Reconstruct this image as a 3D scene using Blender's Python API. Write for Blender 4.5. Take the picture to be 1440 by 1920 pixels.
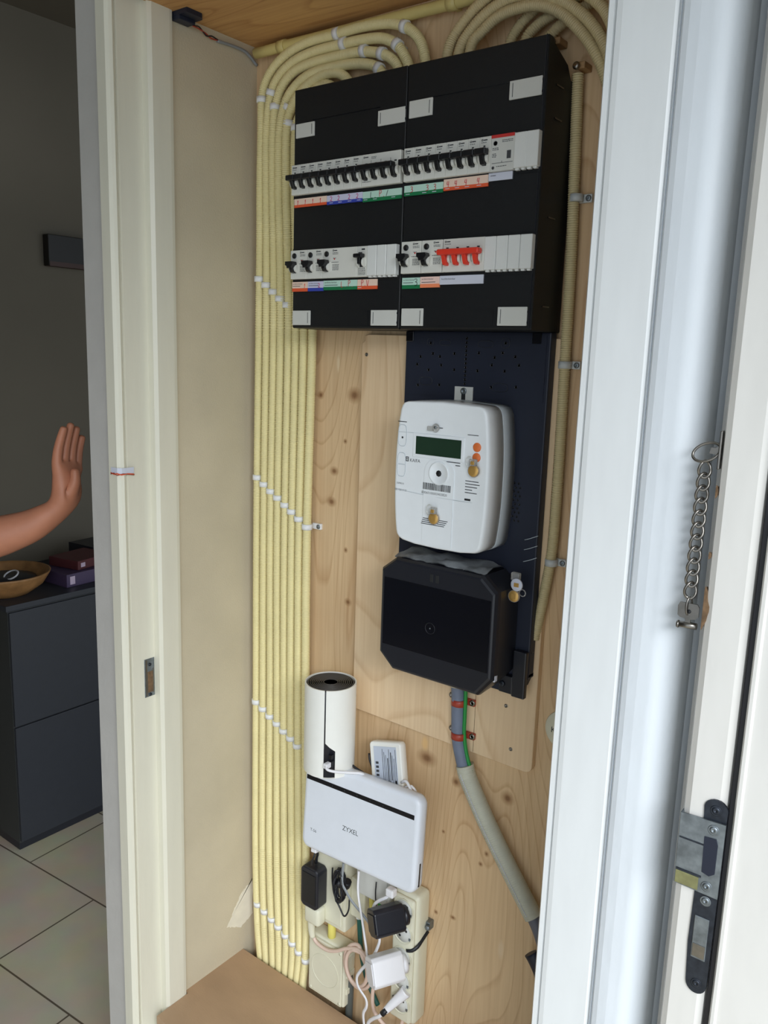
import bpy, bmesh, math, random
from mathutils import Vector, Matrix, Euler
random.seed(7)
for o in list(bpy.data.objects): bpy.data.objects.remove(o, do_unlink=True)
SC = bpy.context.scene
C = SC.collection

# ------------------------------------------------------------ camera, daylight, exposure
def cam_axes(y, p, r):
    f = Vector((-math.sin(y)*math.cos(p), math.cos(y)*math.cos(p), -math.sin(p)))
    rt = Vector((math.cos(y), math.sin(y), 0)); u = rt.cross(f)
    c, s = math.cos(r), math.sin(r)
    return c*rt+s*u, -s*rt+c*u, f
RT, UP, FW = cam_axes(0.6492773, 0.1892562, 0.0328301)
cd = bpy.data.cameras.new('camera'); cam = bpy.data.objects.new('camera', cd); C.objects.link(cam)
M = Matrix.Identity(4)
for i in range(3):
    M[i][0] = RT[i]; M[i][1] = UP[i]; M[i][2] = -FW[i]
M.translation = Vector((0.9720571, -1.1028493, 1.5613057))
cam.matrix_world = M
cd.sensor_fit = 'VERTICAL'; cd.sensor_height = 24; cd.lens = 24*1547.665/1920; cd.clip_start = .01
SC.camera = cam

w = bpy.data.worlds.new('world'); SC.world = w; w.use_nodes = True
bg = w.node_tree.nodes['Background']; bg.inputs[0].default_value = (.80, .90, 1.0, 1); bg.inputs[1].default_value = 1.25
def area(name, loc, target, sx, sy, power, col):
    l = bpy.data.lights.new(name, 'AREA'); l.shape = 'RECTANGLE'; l.size = sx; l.size_y = sy; l.energy = power; l.color = col
    o = bpy.data.objects.new(name, l); C.objects.link(o); o.location = loc
    o.rotation_euler = (Vector(target)-Vector(loc)).to_track_quat('-Z', 'Y').to_euler(); return o
area('open_sky_daylight', (3.5, -3.2, 3.9), (0, 0, .4), 3.0, 3.0, 385, (.94, .97, 1.0))
SC.view_settings.view_transform = 'Standard'; SC.view_settings.look = 'None'
SC.view_settings.gamma = 1; SC.view_settings.use_curve_mapping = False
SC.view_settings.exposure = 0.16

# ------------------------------------------------------------ materials
def lin(c):
    return tuple(((v/255)/12.92 if v/255 <= .04045 else ((v/255+.055)/1.055)**2.4) for v in c)+(1,)
def nd(nt, t, **k):
    n = nt.nodes.new(t)
    for a, b in k.items(): setattr(n, a, b)
    return n
def mat(name, col, rough=.5, metal=0, noise=0, nscale=40, bump=0, bscale=200, spec=.5, coat=0, trans=0, stretch=(1, 1, 1)):
    m = bpy.data.materials.new(name); m.use_nodes = True; nt = m.node_tree; b = nt.nodes['Principled BSDF']
    b.inputs['Base Color'].default_value = lin(col); b.inputs['Roughness'].default_value = rough
    b.inputs['Metallic'].default_value = metal; b.inputs['Specular IOR Level'].default_value = spec
    b.inputs['Coat Weight'].default_value = coat; b.inputs['Transmission Weight'].default_value = trans
    tc = nd(nt, 'ShaderNodeTexCoord'); mp = nd(nt, 'ShaderNodeMapping'); mp.inputs['Scale'].default_value = stretch
    nt.links.new(tc.outputs['Object'], mp.inputs[0])
    n = nd(nt, 'ShaderNodeTexNoise'); n.inputs['Scale'].default_value = nscale; n.inputs['Detail'].default_value = 5
    nt.links.new(mp.outputs[0], n.inputs['Vector'])
    r = nd(nt, 'ShaderNodeValToRGB'); r.color_ramp.elements[0].position = .3; r.color_ramp.elements[1].position = .7
    k = max(noise, .02)
    c = lin(col)
    r.color_ramp.elements[0].color = tuple(x*(1-k) for x in c[:3])+(1,); r.color_ramp.elements[1].color = tuple(min(1, x*(1+k*.6)) for x in c[:3])+(1,)
    nt.links.new(n.outputs['Fac'], r.inputs[0]); nt.links.new(r.outputs[0], b.inputs['Base Color'])
    if bump:
        n2 = nd(nt, 'ShaderNodeTexNoise'); n2.inputs['Scale'].default_value = bscale; n2.inputs['Detail'].default_value = 4
        nt.links.new(mp.outputs[0], n2.inputs['Vector'])
        bp = nd(nt, 'ShaderNodeBump'); bp.inputs['Strength'].default_value = bump; bp.inputs['Distance'].default_value = .002
        nt.links.new(n2.outputs['Fac'], bp.inputs['Height']); nt.links.new(bp.outputs[0], b.inputs['Normal'])
    return m
def wood(name, base, dark, knots, rough=.6, axis='Z', scale=1.0, spots=()):
    m = bpy.data.materials.new(name); m.use_nodes = True; nt = m.node_tree; L = nt.links; b = nt.nodes['Principled BSDF']
    b.inputs['Roughness'].default_value = rough; b.inputs['Specular IOR Level'].default_value = .25
    tc = nd(nt, 'ShaderNodeTexCoord')
    mp = nd(nt, 'ShaderNodeMapping')
    mp.inputs['Scale'].default_value = {'Z': (1, 1, .16), 'X': (.16, 1, 1), 'Y': (1, .16, 1)}[axis]
    L.new(tc.outputs['Object'], mp.inputs[0])
    n = nd(nt, 'ShaderNodeTexNoise'); n.inputs['Scale'].default_value = 5.5*scale; n.inputs['Detail'].default_value = 1.5; n.inputs['Roughness'].default_value = .4
    L.new(mp.outputs[0], n.inputs['Vector'])
    mu = nd(nt, 'ShaderNodeMath', operation='MULTIPLY'); mu.inputs[1].default_value = 34
    L.new(n.outputs['Fac'], mu.inputs[0])
    sn = nd(nt, 'ShaderNodeMath', operation='FRACT'); L.new(mu.outputs[0], sn.inputs[0])
    rr = nd(nt, 'ShaderNodeValToRGB'); e = rr.color_ramp.elements
    e[0].position = 0; e[0].color = (0, 0, 0, 1); e[1].position = .78; e[1].color = (.12, .12, .12, 1)
    x = rr.color_ramp.elements.new(.93); x.color = (.75, .75, .75, 1); x = rr.color_ramp.elements.new(1.0); x.color = (0, 0, 0, 1)
    L.new(sn.outputs[0], rr.inputs[0])
    # fine fibres
    mp2 = nd(nt, 'ShaderNodeMapping'); mp2.inputs['Scale'].default_value = {'Z': (1, 1, .03), 'X': (.03, 1, 1), 'Y': (1, .03, 1)}[axis]
    L.new(tc.outputs['Object'], mp2.inputs[0])
    n2 = nd(nt, 'ShaderNodeTexNoise'); n2.inputs['Scale'].default_value = 160; n2.inputs['Detail'].default_value = 6
    L.new(mp2.outputs[0], n2.inputs['Vector'])
    n3 = nd(nt, 'ShaderNodeTexNoise'); n3.inputs['Scale'].default_value = 3.2; n3.inputs['Detail'].default_value = 3
    L.new(tc.outputs['Object'], n3.inputs['Vector'])
    c1 = nd(nt, 'ShaderNodeMixRGB'); c1.inputs[1].default_value = lin(base); c1.inputs[2].default_value = lin(dark)
    f1 = nd(nt, 'ShaderNodeMath', operation='MULTIPLY'); f1.inputs[1].default_value = .5; L.new(rr.outputs[0], f1.inputs[0])
    f2 = nd(nt, 'ShaderNodeMapRange'); f2.inputs[1].default_value = .35; f2.inputs[2].default_value = .75; f2.inputs[3].default_value = 0; f2.inputs[4].default_value = .33
    L.new(n2.outputs['Fac'], f2.inputs[0])
    f3 = nd(nt, 'ShaderNodeMapRange'); f3.inputs[1].default_value = .35; f3.inputs[2].default_value = .7; f3.inputs[3].default_value = 0; f3.inputs[4].default_value = .35
    L.new(n3.outputs['Fac'], f3.inputs[0])
    a1 = nd(nt, 'ShaderNodeMath', operation='ADD'); L.new(f1.outputs[0], a1.inputs[0]); L.new(f2.outputs[0], a1.inputs[1])
    a2 = nd(nt, 'ShaderNodeMath', operation='ADD', use_clamp=True); L.new(a1.outputs[0], a2.inputs[0]); L.new(f3.outputs[0], a2.inputs[1])
    L.new(a2.outputs[0], c1.inputs[0])
    last = c1.outputs[0]
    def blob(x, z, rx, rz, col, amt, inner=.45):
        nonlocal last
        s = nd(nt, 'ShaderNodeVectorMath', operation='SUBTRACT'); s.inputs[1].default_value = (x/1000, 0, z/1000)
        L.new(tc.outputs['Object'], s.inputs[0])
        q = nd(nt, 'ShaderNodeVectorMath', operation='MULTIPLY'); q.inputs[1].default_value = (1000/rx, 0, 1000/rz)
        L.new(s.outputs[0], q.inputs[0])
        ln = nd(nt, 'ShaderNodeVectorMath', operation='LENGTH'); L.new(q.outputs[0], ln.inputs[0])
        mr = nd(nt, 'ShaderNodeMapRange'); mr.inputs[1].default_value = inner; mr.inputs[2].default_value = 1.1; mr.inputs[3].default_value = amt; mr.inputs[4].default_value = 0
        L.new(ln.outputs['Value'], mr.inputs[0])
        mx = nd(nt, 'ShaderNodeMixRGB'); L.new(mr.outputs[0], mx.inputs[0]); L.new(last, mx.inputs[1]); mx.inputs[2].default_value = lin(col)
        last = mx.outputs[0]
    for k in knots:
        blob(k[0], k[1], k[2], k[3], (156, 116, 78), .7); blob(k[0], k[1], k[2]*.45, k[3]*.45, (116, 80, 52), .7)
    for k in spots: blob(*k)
    L.new(last, b.inputs['Base Color'])
    bp = nd(nt, 'ShaderNodeBump'); bp.inputs['Strength'].default_value = .15; bp.inputs['Distance'].default_value = .001
    L.new(n2.outputs['Fac'], bp.inputs['Height']); L.new(bp.outputs[0], b.inputs['Normal'])
    return m

PLYC, PLYD = (228, 200, 160), (184, 146, 106)
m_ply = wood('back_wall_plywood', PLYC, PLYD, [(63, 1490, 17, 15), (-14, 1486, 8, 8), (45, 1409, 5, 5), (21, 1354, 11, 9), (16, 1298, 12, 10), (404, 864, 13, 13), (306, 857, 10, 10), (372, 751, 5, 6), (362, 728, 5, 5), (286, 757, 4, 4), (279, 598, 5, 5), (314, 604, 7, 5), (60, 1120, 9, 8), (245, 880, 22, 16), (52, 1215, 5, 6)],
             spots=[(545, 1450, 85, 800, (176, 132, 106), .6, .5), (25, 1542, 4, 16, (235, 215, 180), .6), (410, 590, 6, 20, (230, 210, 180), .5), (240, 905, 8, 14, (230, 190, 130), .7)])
m_ply2 = wood('pale_plywood', (236, 210, 174), (202, 166, 126), [(142, 1520, 3, 3), (119, 1389, 8, 9), (127, 1300, 5, 4), (140, 1323, 3, 3), (397, 1025, 4, 5), (431, 984, 4, 4), (97, 1559, 7, 6), (150, 1210, 4, 3), (130, 1150, 5, 3)],
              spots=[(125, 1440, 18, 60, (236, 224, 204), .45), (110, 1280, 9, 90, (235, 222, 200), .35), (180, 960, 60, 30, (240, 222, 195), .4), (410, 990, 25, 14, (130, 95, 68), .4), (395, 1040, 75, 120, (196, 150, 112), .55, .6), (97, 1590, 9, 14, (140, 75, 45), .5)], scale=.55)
m_ceil = wood('reddish_plywood', (212, 168, 112), (160, 112, 66), [(100, -60, 4, 4)], axis='X')
m_board = mat('brown_hardboard', (178, 148, 118), .55, noise=.16, nscale=11, bump=.15, bscale=300, stretch=(.5, 1, 1))
m_beige = mat('beige_plaster', (204, 193, 168), .9, noise=.08, nscale=7, bump=.22, bscale=320)
m_cream = mat('cream_gloss_paint', (224, 221, 204), .32, noise=.03, bump=.25, bscale=60, stretch=(1, 1, .15))
m_greyp = mat('grey_white_paint', (196, 194, 190), .5, noise=.05, nscale=14, bump=.3, bscale=90)
m_white = mat('white_gloss_paint', (226, 229, 230), .35, noise=.03, bump=.2, bscale=50, stretch=(1, 1, .2))
m_bluew = mat('worn_white_paint', (222, 228, 234), .45, noise=.05, nscale=7, bump=.8, bscale=22, stretch=(1, 1, .5))
m_offw = mat('off_white_paint', (216, 214, 209), .35, noise=.03, bump=.25, bscale=45, stretch=(1, 1, .3))
m_filler = mat('pale_filler', (236, 230, 212), .9, noise=.06, nscale=40)
m_chip = mat('bare_wood_chip', (118, 92, 66), .8, noise=.4, nscale=150)
m_seal = mat('black_rubber', (22, 23, 30), .5)
m_room = mat('dark_grey_wall', (104, 98, 86), .9, noise=.05, nscale=4)
m_tile = bpy.data.materials.new('beige_floor_tiles'); m_tile.use_nodes = True
def tile_setup():
    nt = m_tile.node_tree; L = nt.links; b = nt.nodes['Principled BSDF']; b.inputs['Roughness'].default_value = .45
    tc = nd(nt, 'ShaderNodeTexCoord'); mp = nd(nt, 'ShaderNodeMapping')
    mp.inputs['Location'].default_value = (1.225, .135, 0); mp.inputs['Rotation'].default_value = (0, 0, -.075)
    L.new(tc.outputs['Object'], mp.inputs[0])
    br = nd(nt, 'ShaderNodeTexBrick'); br.inputs['Scale'].default_value = 1; br.offset = .5
    br.inputs['Brick Width'].default_value = .6; br.inputs['Row Height'].default_value = .3; br.inputs['Mortar Size'].default_value = .0025
    br.inputs['Color1'].default_value = lin((206, 194, 170)); br.inputs['Color2'].default_value = lin((198, 186, 162)); br.inputs['Mortar'].default_value = lin((104, 92, 76))
    L.new(mp.outputs[0], br.inputs['Vector'])
    n = nd(nt, 'ShaderNodeTexNoise'); n.inputs['Scale'].default_value = 9; n.inputs['Detail'].default_value = 6; L.new(tc.outputs['Object'], n.inputs['Vector'])
    mx = nd(nt, 'ShaderNodeMixRGB', blend_type='MULTIPLY'); mx.inputs[0].default_value = .35
    L.new(br.outputs['Color'], mx.inputs[1]); L.new(n.outputs['Color'], mx.inputs[2]); L.new(mx.outputs[0], b.inputs['Base Color'])
tile_setup()
m_cond = mat('cream_conduit', (234, 222, 168), .45, noise=.05, nscale=20)
m_condR = mat('tan_conduit', (206, 190, 146), .5, noise=.06, nscale=20)
m_pipe = mat('yellow_pvc', (214, 198, 130), .4, noise=.04)
m_clip = mat('white_clip', (236, 238, 240), .35)
m_clipg = mat('grey_clip', (196, 200, 200), .4)
m_black = mat('black_case', (17, 19, 22), .5, bump=.12, bscale=900, spec=.4)
m_dark = mat('dark_plastic', (30, 32, 40), .35)
m_gloss = mat('black_gloss', (14, 16, 24), .16, spec=.6)
m_plate = mat('blue_black_plate', (34, 39, 54), .45, noise=.12, nscale=12, spec=.35)
m_tab = mat('light_grey_tab', (206, 207, 202), .5)
m_mod = mat('module_grey_white', (220, 220, 213), .45)
m_blank = mat('blank_white', (224, 226, 224), .4)
m_tog = mat('toggle_black', (20, 21, 25), .35)
m_red = mat('switch_red', (226, 60, 42), .35)
m_ink = mat('printed_ink', (62, 64, 68), .6)
m_inkd = mat('dark_ink', (26, 28, 32), .6)
m_redink = mat('red_pen', (200, 30, 50), .6)
m_redband = mat('red_band', (200, 52, 48), .5)
P_ = lambda n, c: mat(n, c, .55)
m_lor, m_lorp = P_('label_orange', (226, 92, 52)), P_('label_pale_orange', (236, 208, 190))
m_lbl, m_lblp = P_('label_blue', (52, 68, 170)), P_('label_pale_blue', (204, 204, 228))
m_lgr, m_lgrp = P_('label_green', (20, 118, 72)), P_('label_pale_green', (188, 222, 208))
m_lwh = P_('label_white', (208, 212, 226)); m_lpk = P_('label_pale_pink', (240, 206, 196)); m_lsal = P_('label_salmon', (244, 140, 96))
m_pen = P_('magenta_pen', (190, 40, 120)); m_penk = P_('black_pen', (40, 44, 44))
m_meter = mat('meter_white', (238, 243, 247), .28, spec=.5)
m_meters = mat('meter_side', (196, 205, 212), .35)
m_lcd = mat('lcd_green', (38, 60, 46), .15, spec=.7)
m_orange = mat('orange_button', (232, 122, 62), .4)
m_gold = mat('brass_gold', (206, 164, 92), .38, metal=.5)
m_clear = mat('clear_plastic', (238, 238, 236), .12, trans=.75)
m_steel = mat('steel', (138, 134, 128), .34, metal=1, noise=.15, nscale=120)
m_zinc = mat('dull_zinc', (136, 144, 150), .42, metal=.85, noise=.3, nscale=110)
m_brasst = mat('yellowed_zinc', (158, 158, 116), .42, metal=.8, noise=.3, nscale=90)
m_dkmet = mat('dark_tarnished_metal', (52, 57, 66), .4, metal=.6, noise=.35, nscale=120)
m_bluecab = mat('grey_blue_cable', (112, 122, 142), .5, noise=.1, nscale=60)
m_green = mat('green_wire', (30, 138, 62), .4)
m_dgreen = mat('dark_green_wire', (34, 92, 82), .5)
m_redcl = mat('brick_red_saddle', (164, 62, 46), .4)
m_sleeve = mat('pale_grey_sleeve', (188, 188, 172), .5, noise=.06)
m_dpipe = mat('grey_dark_pipe', (96, 100, 112), .5)
m_hotw = mat('router_white', (226, 231, 240), .3)
m_decow = mat('matt_white', (236, 236, 230), .45)
m_ivory = mat('ivory_plastic', (224, 222, 200), .4, noise=.03)
m_yel = mat('yellow_tube', (226, 214, 112), .5)
m_pink = mat('pinkish_cord', (222, 196, 180), .5)
m_wcord = mat('white_cord', (232, 232, 236), .4)
m_gcord = mat('grey_cord', (140, 145, 150), .45)
m_bcord = mat('black_cord', (24, 26, 32), .45)
m_dgcab = mat('dark_grey_cable', (88, 92, 88), .6)
m_lab = mat('silver_label', (192, 200, 214), .5)
m_side = mat('charcoal_cabinet', (43, 46, 53), .5, noise=.05)
m_sided = mat('charcoal_cabinet_side', (52, 54, 54), .55)
m_bowl = mat('tan_wood', (156, 114, 70), .5, noise=.3, nscale=30)
m_purple = mat('purple_carton', (74, 60, 90), .5); m_cartw = mat('carton_print', (200, 180, 200), .5); m_cart2 = mat('maroon_carton', (88, 42, 46), .5)
m_skin = mat('skin', (186, 124, 96), .5, noise=.08, nscale=30)
m_shirt = mat('dark_shirt', (50, 54, 66), .9); m_trous = mat('trousers', (60, 60, 66), .9); m_hair = mat('hair', (50, 38, 30), .8)
m_ground = mat('paving', (150, 148, 142), .9, noise=.1)

# ------------------------------------------------------------ mesh builder (millimetres)
def smooth_path(pts, step=4.0):
    P = [Vector(p) for p in pts]
    if len(P) == 2:
        n = max(1, int((P[1]-P[0]).length/step)); return [P[0].lerp(P[1], i/n) for i in range(n+1)]
    P = [2*P[0]-P[1]]+P+[2*P[-1]-P[-2]]
    out = []
    for i in range(1, len(P)-2):
        a, b, c, d = P[i-1], P[i], P[i+1], P[i+2]
        n = max(2, int((c-b).length/step))
        for k in range(n):
            t = k/n
            out.append(.5*((2*b)+(c-a)*t+(2*a-5*b+4*c-d)*t*t+(3*b-a-3*c+d)*t**3))
    out.append(P[-2]); return out
class MB:
    def __init__(s): s.v = []; s.f = []; s.mi = []; s.sm = []; s.mats = []
    def add(s, vs, fs, m, smooth=False, T=None):
        if m not in s.mats: s.mats.append(m)
        k = s.mats.index(m); o = len(s.v)
        for p in vs:
            p = Vector(p); s.v.append(T @ p if T is not None else p)
        for f in fs: s.f.append(tuple(i+o for i in f)); s.mi.append(k); s.sm.append(smooth)
        return s
    def bm(s, b, m, smooth=False, T=None):
        b.verts.ensure_lookup_table()
        s.add([v.co.copy() for v in b.verts], [[v.index for v in f.verts] for f in b.faces], m, smooth, T); b.free(); return s
    def box(s, x0, x1, y0, y1, z0, z1, m, b=0, seg=2, T=None, smooth=False):
        x0, x1 = min(x0, x1), max(x0, x1); y0, y1 = min(y0, y1), max(y0, y1); z0, z1 = min(z0, z1), max(z0, z1)
        q = bmesh.new(); bmesh.ops.create_cube(q, size=1)
        for v in q.verts: v.co = Vector(((x0+x1)/2+v.co.x*(x1-x0), (y0+y1)/2+v.co.y*(y1-y0), (z0+z1)/2+v.co.z*(z1-z0)))
        if b: bmesh.ops.bevel(q, geom=q.edges[:], offset=b, segments=seg, profile=.5, affect='EDGES')
        q.verts.index_update(); return s.bm(q, m, smooth or bool(b and seg > 2), T)
    def prism(s, pts, y0, y1, m, b=0, seg=2, axis='y', T=None):
        """outline (a,b) extruded: axis y -> (x,z); axis z -> (x,y); axis x -> (y,z)"""
        def P(a, c, t): return {'y': (a, t, c), 'z': (a, c, t), 'x': (t, a, c)}[axis]
        q = bmesh.new(); A = [q.verts.new(P(a, c, y0)) for a, c in pts]; B = [q.verts.new(P(a, c, y1)) for a, c in pts]
        n = len(pts); q.faces.new(A); q.faces.new(B[::-1])
        for i in range(n): q.faces.new((A[i], B[i], B[(i+1) % n], A[(i+1) % n]))
        bmesh.ops.recalc_face_normals(q, faces=q.faces[:])
        if b:
            es = [e for e in q.edges if (e.verts[0] in B) and (e.verts[1] in B)] if b > 0 else q.edges[:]
            bmesh.ops.bevel(q, geom=es, offset=abs(b), segments=seg, profile=.5, affect='EDGES')
        q.verts.index_update(); return s.bm(q, m, False, T)
    def loft(s, rings, m, smooth=True, cap=(True, True), T=None):
        n = len(rings[0]); vs = [p for r in rings for p in r]; fs = []
        for i in range(len(rings)-1):
            for j in range(n):
                k = (j+1) % n; fs.append((i*n+j, i*n+k, (i+1)*n+k, (i+1)*n+j))
        s.add(vs, fs, m, smooth, T)
        o = len(s.v)-len(vs)
        for c, i in ((cap[0], 0), (cap[1], len(rings)-1)):
            if c:
                s.f.append(tuple(o+i*n+j for j in (range(n) if i == 0 else reversed(range(n))))); s.mi.append(s.mats.index(m)); s.sm.append(False)
        return s
    def tube(s, pts, r, m, n=10, step=4.0, rib=0, amp=.5, flat=1.0, T=None, raw=False, taper=None):
        P = smooth_path(pts, rib/4 if rib else step) if not raw else [Vector(p) for p in pts]
        N = len(P); rings = []; up = None
        for i, p in enumerate(P):
            t = (P[min(i+1, N-1)]-P[max(i-1, 0)]).normalized()
            if up is None: up = Vector((0, 1, 0)) if abs(t.y) < .9 else Vector((1, 0, 0))
            up = (up-t*up.dot(t)).normalized(); sd = t.cross(up)
            rr = r
            if taper: rr = taper(i/(N-1))
            if rib and i % 4 > 1: rr -= amp
            rings.append([p+(sd*math.cos(2*math.pi*k/n)+up*math.sin(2*math.pi*k/n)*flat)*rr for k in range(n)])
        return s.loft(rings, m, True, T=T)
    def ring(s, pts, r, m, n=6, T=None):   # closed tube
        P = [Vector(p) for p in pts]; N = len(P); nm = (P[1]-P[0]).cross(P[N//3]-P[0]).normalized(); rings = []
        for i in range(N):
            t = (P[(i+1) % N]-P[i-1]).normalized(); sd = t.cross(nm).normalized(); u2 = sd.cross(t)
            rings.append([P[i]+(sd*math.cos(2*math.pi*k/n)+u2*math.sin(2*math.pi*k/n))*r for k in range(n)])
        rings.append(rings[0]); return s.loft(rings, m, True, (False, False), T)
    def lathe(s, c, prof, m, ax='y', n=24, T=None, smooth=True):
        """prof: (radius, offset along axis)"""
        c = Vector(c); rings = []
        for r, h in prof:
            R = []
            for k in range(n):
                a = 2*math.pi*k/n; q, w_ = r*math.cos(a), r*math.sin(a)
                R.append(c+Vector({'y': (q, h, w_), 'z': (q, w_, h), 'x': (h, q, w_)}[ax]))
            rings.append(R)
        return s.loft(rings, m, smooth, T=T)
    def text(s, t, x, y, z, size, m, T=None, just='LEFT', th=.08, sx=1.0):
        cu = bpy.data.curves.new('t', 'FONT'); cu.body = t; cu.size = size; cu.extrude = 0; cu.align_x = just; cu.resolution_u = 2
        ob = bpy.data.objects.new('t', cu); C.objects.link(ob)
        dg = bpy.context.evaluated_depsgraph_get(); me = bpy.data.meshes.new_from_object(ob.evaluated_get(dg))
        vs = [(x+v.co.x*sx, y-th, z+v.co.y) for v in me.vertices]; fs = [tuple(p.vertices) for p in me.polygons]
        bpy.data.objects.remove(ob); bpy.data.curves.remove(cu); bpy.data.meshes.remove(me)
        return s.add(vs, fs, m, False, T)
    def build(s, name, parent=None, o=None, off=None):
        """o: origin in mm. Children of an unrotated empty use the empty's own origin."""
        if off is None:
            if parent is not None: off = Vector(parent.get('_o', (0, 0, 0)))
            elif o is not None: off = Vector(o)
            else:
                xs = [p.x for p in s.v]; ys = [p.y for p in s.v]; zs = [p.z for p in s.v]
                off = Vector(((min(xs)+max(xs))/2, (min(ys)+max(ys))/2, min(zs)))
        off = Vector(off)
        me = bpy.data.meshes.new(name); me.from_pydata([(p-off)/1000 for p in s.v], [], s.f)
        for m in s.mats: me.materials.append(m)
        me.polygons.foreach_set('material_index', s.mi); me.polygons.foreach_set('use_smooth', s.sm); me.update()
        b = bmesh.new(); b.from_mesh(me); bmesh.ops.recalc_face_normals(b, faces=b.faces[:]); b.to_mesh(me); b.free()
        ob = bpy.data.objects.new(name, me); C.objects.link(ob)
        if parent is not None: ob.parent = parent; ob['_o'] = tuple(off)
        else: ob.location = off/1000
        return ob
def thing(name, label, cat, o, group=None, rot=None):
    e = bpy.data.objects.new(name, None); C.objects.link(e); e.empty_display_size = .02
    e.location = Vector(o)/1000
    if rot: e.rotation_euler = rot; e['_o'] = (0.0, 0.0, 0.0)
    else: e['_o'] = tuple(float(k) for k in o)
    return tag(e, label, cat, group)
def tag(o, label, cat, group=None, kind=None):
    o['label'] = label; o['category'] = cat
    if group: o['group'] = group
    if kind: o['kind'] = kind
    return o
def struct(mb, name):
    o = mb.build(name, o=(0, 0, 0)); o['kind'] = 'structure'; return o
def copy_tree(o, parent=None):
    c = o.copy(); C.objects.link(c)
    if parent is not None: c.parent = parent
    for ch in list(o.children): copy_tree(ch, c)
    return c
ORD = ['first', 'second', 'third', 'fourth', 'fifth', 'sixth', 'seventh', 'eighth', 'ninth', 'tenth', 'eleventh']

# ------------------------------------------------------------ setting
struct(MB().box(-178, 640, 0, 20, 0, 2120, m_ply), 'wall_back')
wl = MB().box(-283, -178, -186, 20, 0, 2600, m_beige).box(-283, -213, -288, -186, 0, 2600, m_greyp)
struct(wl, 'wall_left')
# smear of pale filler low on the left plaster wall
def rough(pts, amp, n=5, seed=1):
    r = random.Random(seed); out = []
    for i, (a, b) in enumerate(pts):
        c, d = pts[(i+1) % len(pts)]
        for k in range(n): out.append((min(-1, a+(c-a)*k/n+r.uniform(-amp, amp)), b+(d-b)*k/n+r.uniform(-amp, amp)))
    return out
struct(MB().prism(rough([(-6, 462), (-14, 456), (-30, 450), (-41, 441), (-48, 430), (-57, 420), (-66, 402), (-78, 388), (-62, 378), (-40, 366), (-22, 372), (-6, 380)], 1.6), -178, -177.6, m_filler, axis='x'), 'trim_1')
struct(MB().box(606, 700, -290, 0, 0, 2600, m_beige), 'wall_right')
struct(MB().box(-178, 606, -290, 0, 2080, 2110, m_ceil), 'ceiling_closet')
struct(MB().box(-213, 700, -300, -190, 2110, 2600, m_greyp), 'wall_lintel')
struct(MB().box(-178, 606, -187, -33, 290, 310, m_board).box(-169.5, 606, -262, -187, 290, 310, m_board), 'floor_closet')
struct(MB().box(-169.5, 606, -260, -240, 0, 290, m_cream), 'baseboard_closet')
# left frame of the cupboard: stop, rebate and bead in one extruded profile
struct(MB().prism([(-178, -186), (-171, -190), (-170, -196), (-170, -230), (-174, -236), (-188, -236), (-188, -281), (-191, -283), (-191, -285), (-186, -287), (-184, -291), (-186, -296), (-191, -300), (-213, -300), (-213, -186)], 0, 2160, m_cream, axis='z'), 'trim_2')
struct(MB().prism([(606, -190), (606, -292), (609, -297), (614, -297), (616, -294), (617, -292), (618, -299), (624, -300), (674, -300), (677, -298), (677, -190)], 0, 2600, m_white, axis='z'), 'trim_3')
struct(MB().prism([(677, -190), (677, -297), (680, -301), (681, -297), (682, -190)], 0, 2600, m_bluew, axis='z'), 'trim_4')
struct(MB().prism([(682, -200), (681, -300), (684, -304), (690, -306), (700, -307)]+[(711+26*math.sin(a), -281-26*math.cos(a)) for a in [math.pi/2*k/30 for k in range(31)]]+[(738, -262), (741, -258), (744, -254), (746, -248), (747, -240), (745, -200)], 0, 2600, m_bluew, axis='z'), 'trim_5')
struct(MB().box(745, 812, -266, -190, 0, 2600, m_greyp), 'trim_6')
t7 = MB().prism([(763, -262), (763, -322), (766, -330), (772, -333), (798, -332), (804, -328), (806, -320), (807, -262)], 0, 2600, m_offw, axis='z')
struct(t7, 'trim_7')
struct(MB().box(806.5, 812.5, -331, -262, 0, 2600, m_seal, b=.8), 'trim_8')
struct(MB().prism([(812, -262), (812, -334), (814, -337), (817, -337), (819, -334), (1000, -334), (1000, -262)], 0, 2600, m_offw, axis='z'), 'trim_9')
struct(MB().box(745, 1000, -262, -100, 0, 2600, m_greyp), 'wall_front')
# hall and the room on the left
struct(MB().box(-1760, 1300, -2600, 2500, -20, 0, m_tile), 'floor')
struct(MB().box(1300, 6000, -6000, 4000, -60, -30, m_ground), 'floor_outside')
struct(MB().box(-1780, 1000, -2600, 2500, 2600, 2620, m_room), 'ceiling')
struct(MB().box(-283, 1800, -2600, -300, 2260, 2300, m_white), 'ceiling_added_shade')  # unseen slab, added to keep high sky light off the closet top
struct(MB().box(-1780, -1724, -2600, 2500, 0, 2600, m_room), 'wall_far')
struct(MB().box(-1724, 1000, 2500, 2540, 0, 2600, m_room), 'wall_room_end')
struct(MB().box(-1724, 100, -2640, -2600, 0, 2600, m_room), 'wall_behind')
struct(MB().box(-283, 1000, 20, 60, 0, 2600, m_room), 'wall_partition')

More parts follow.
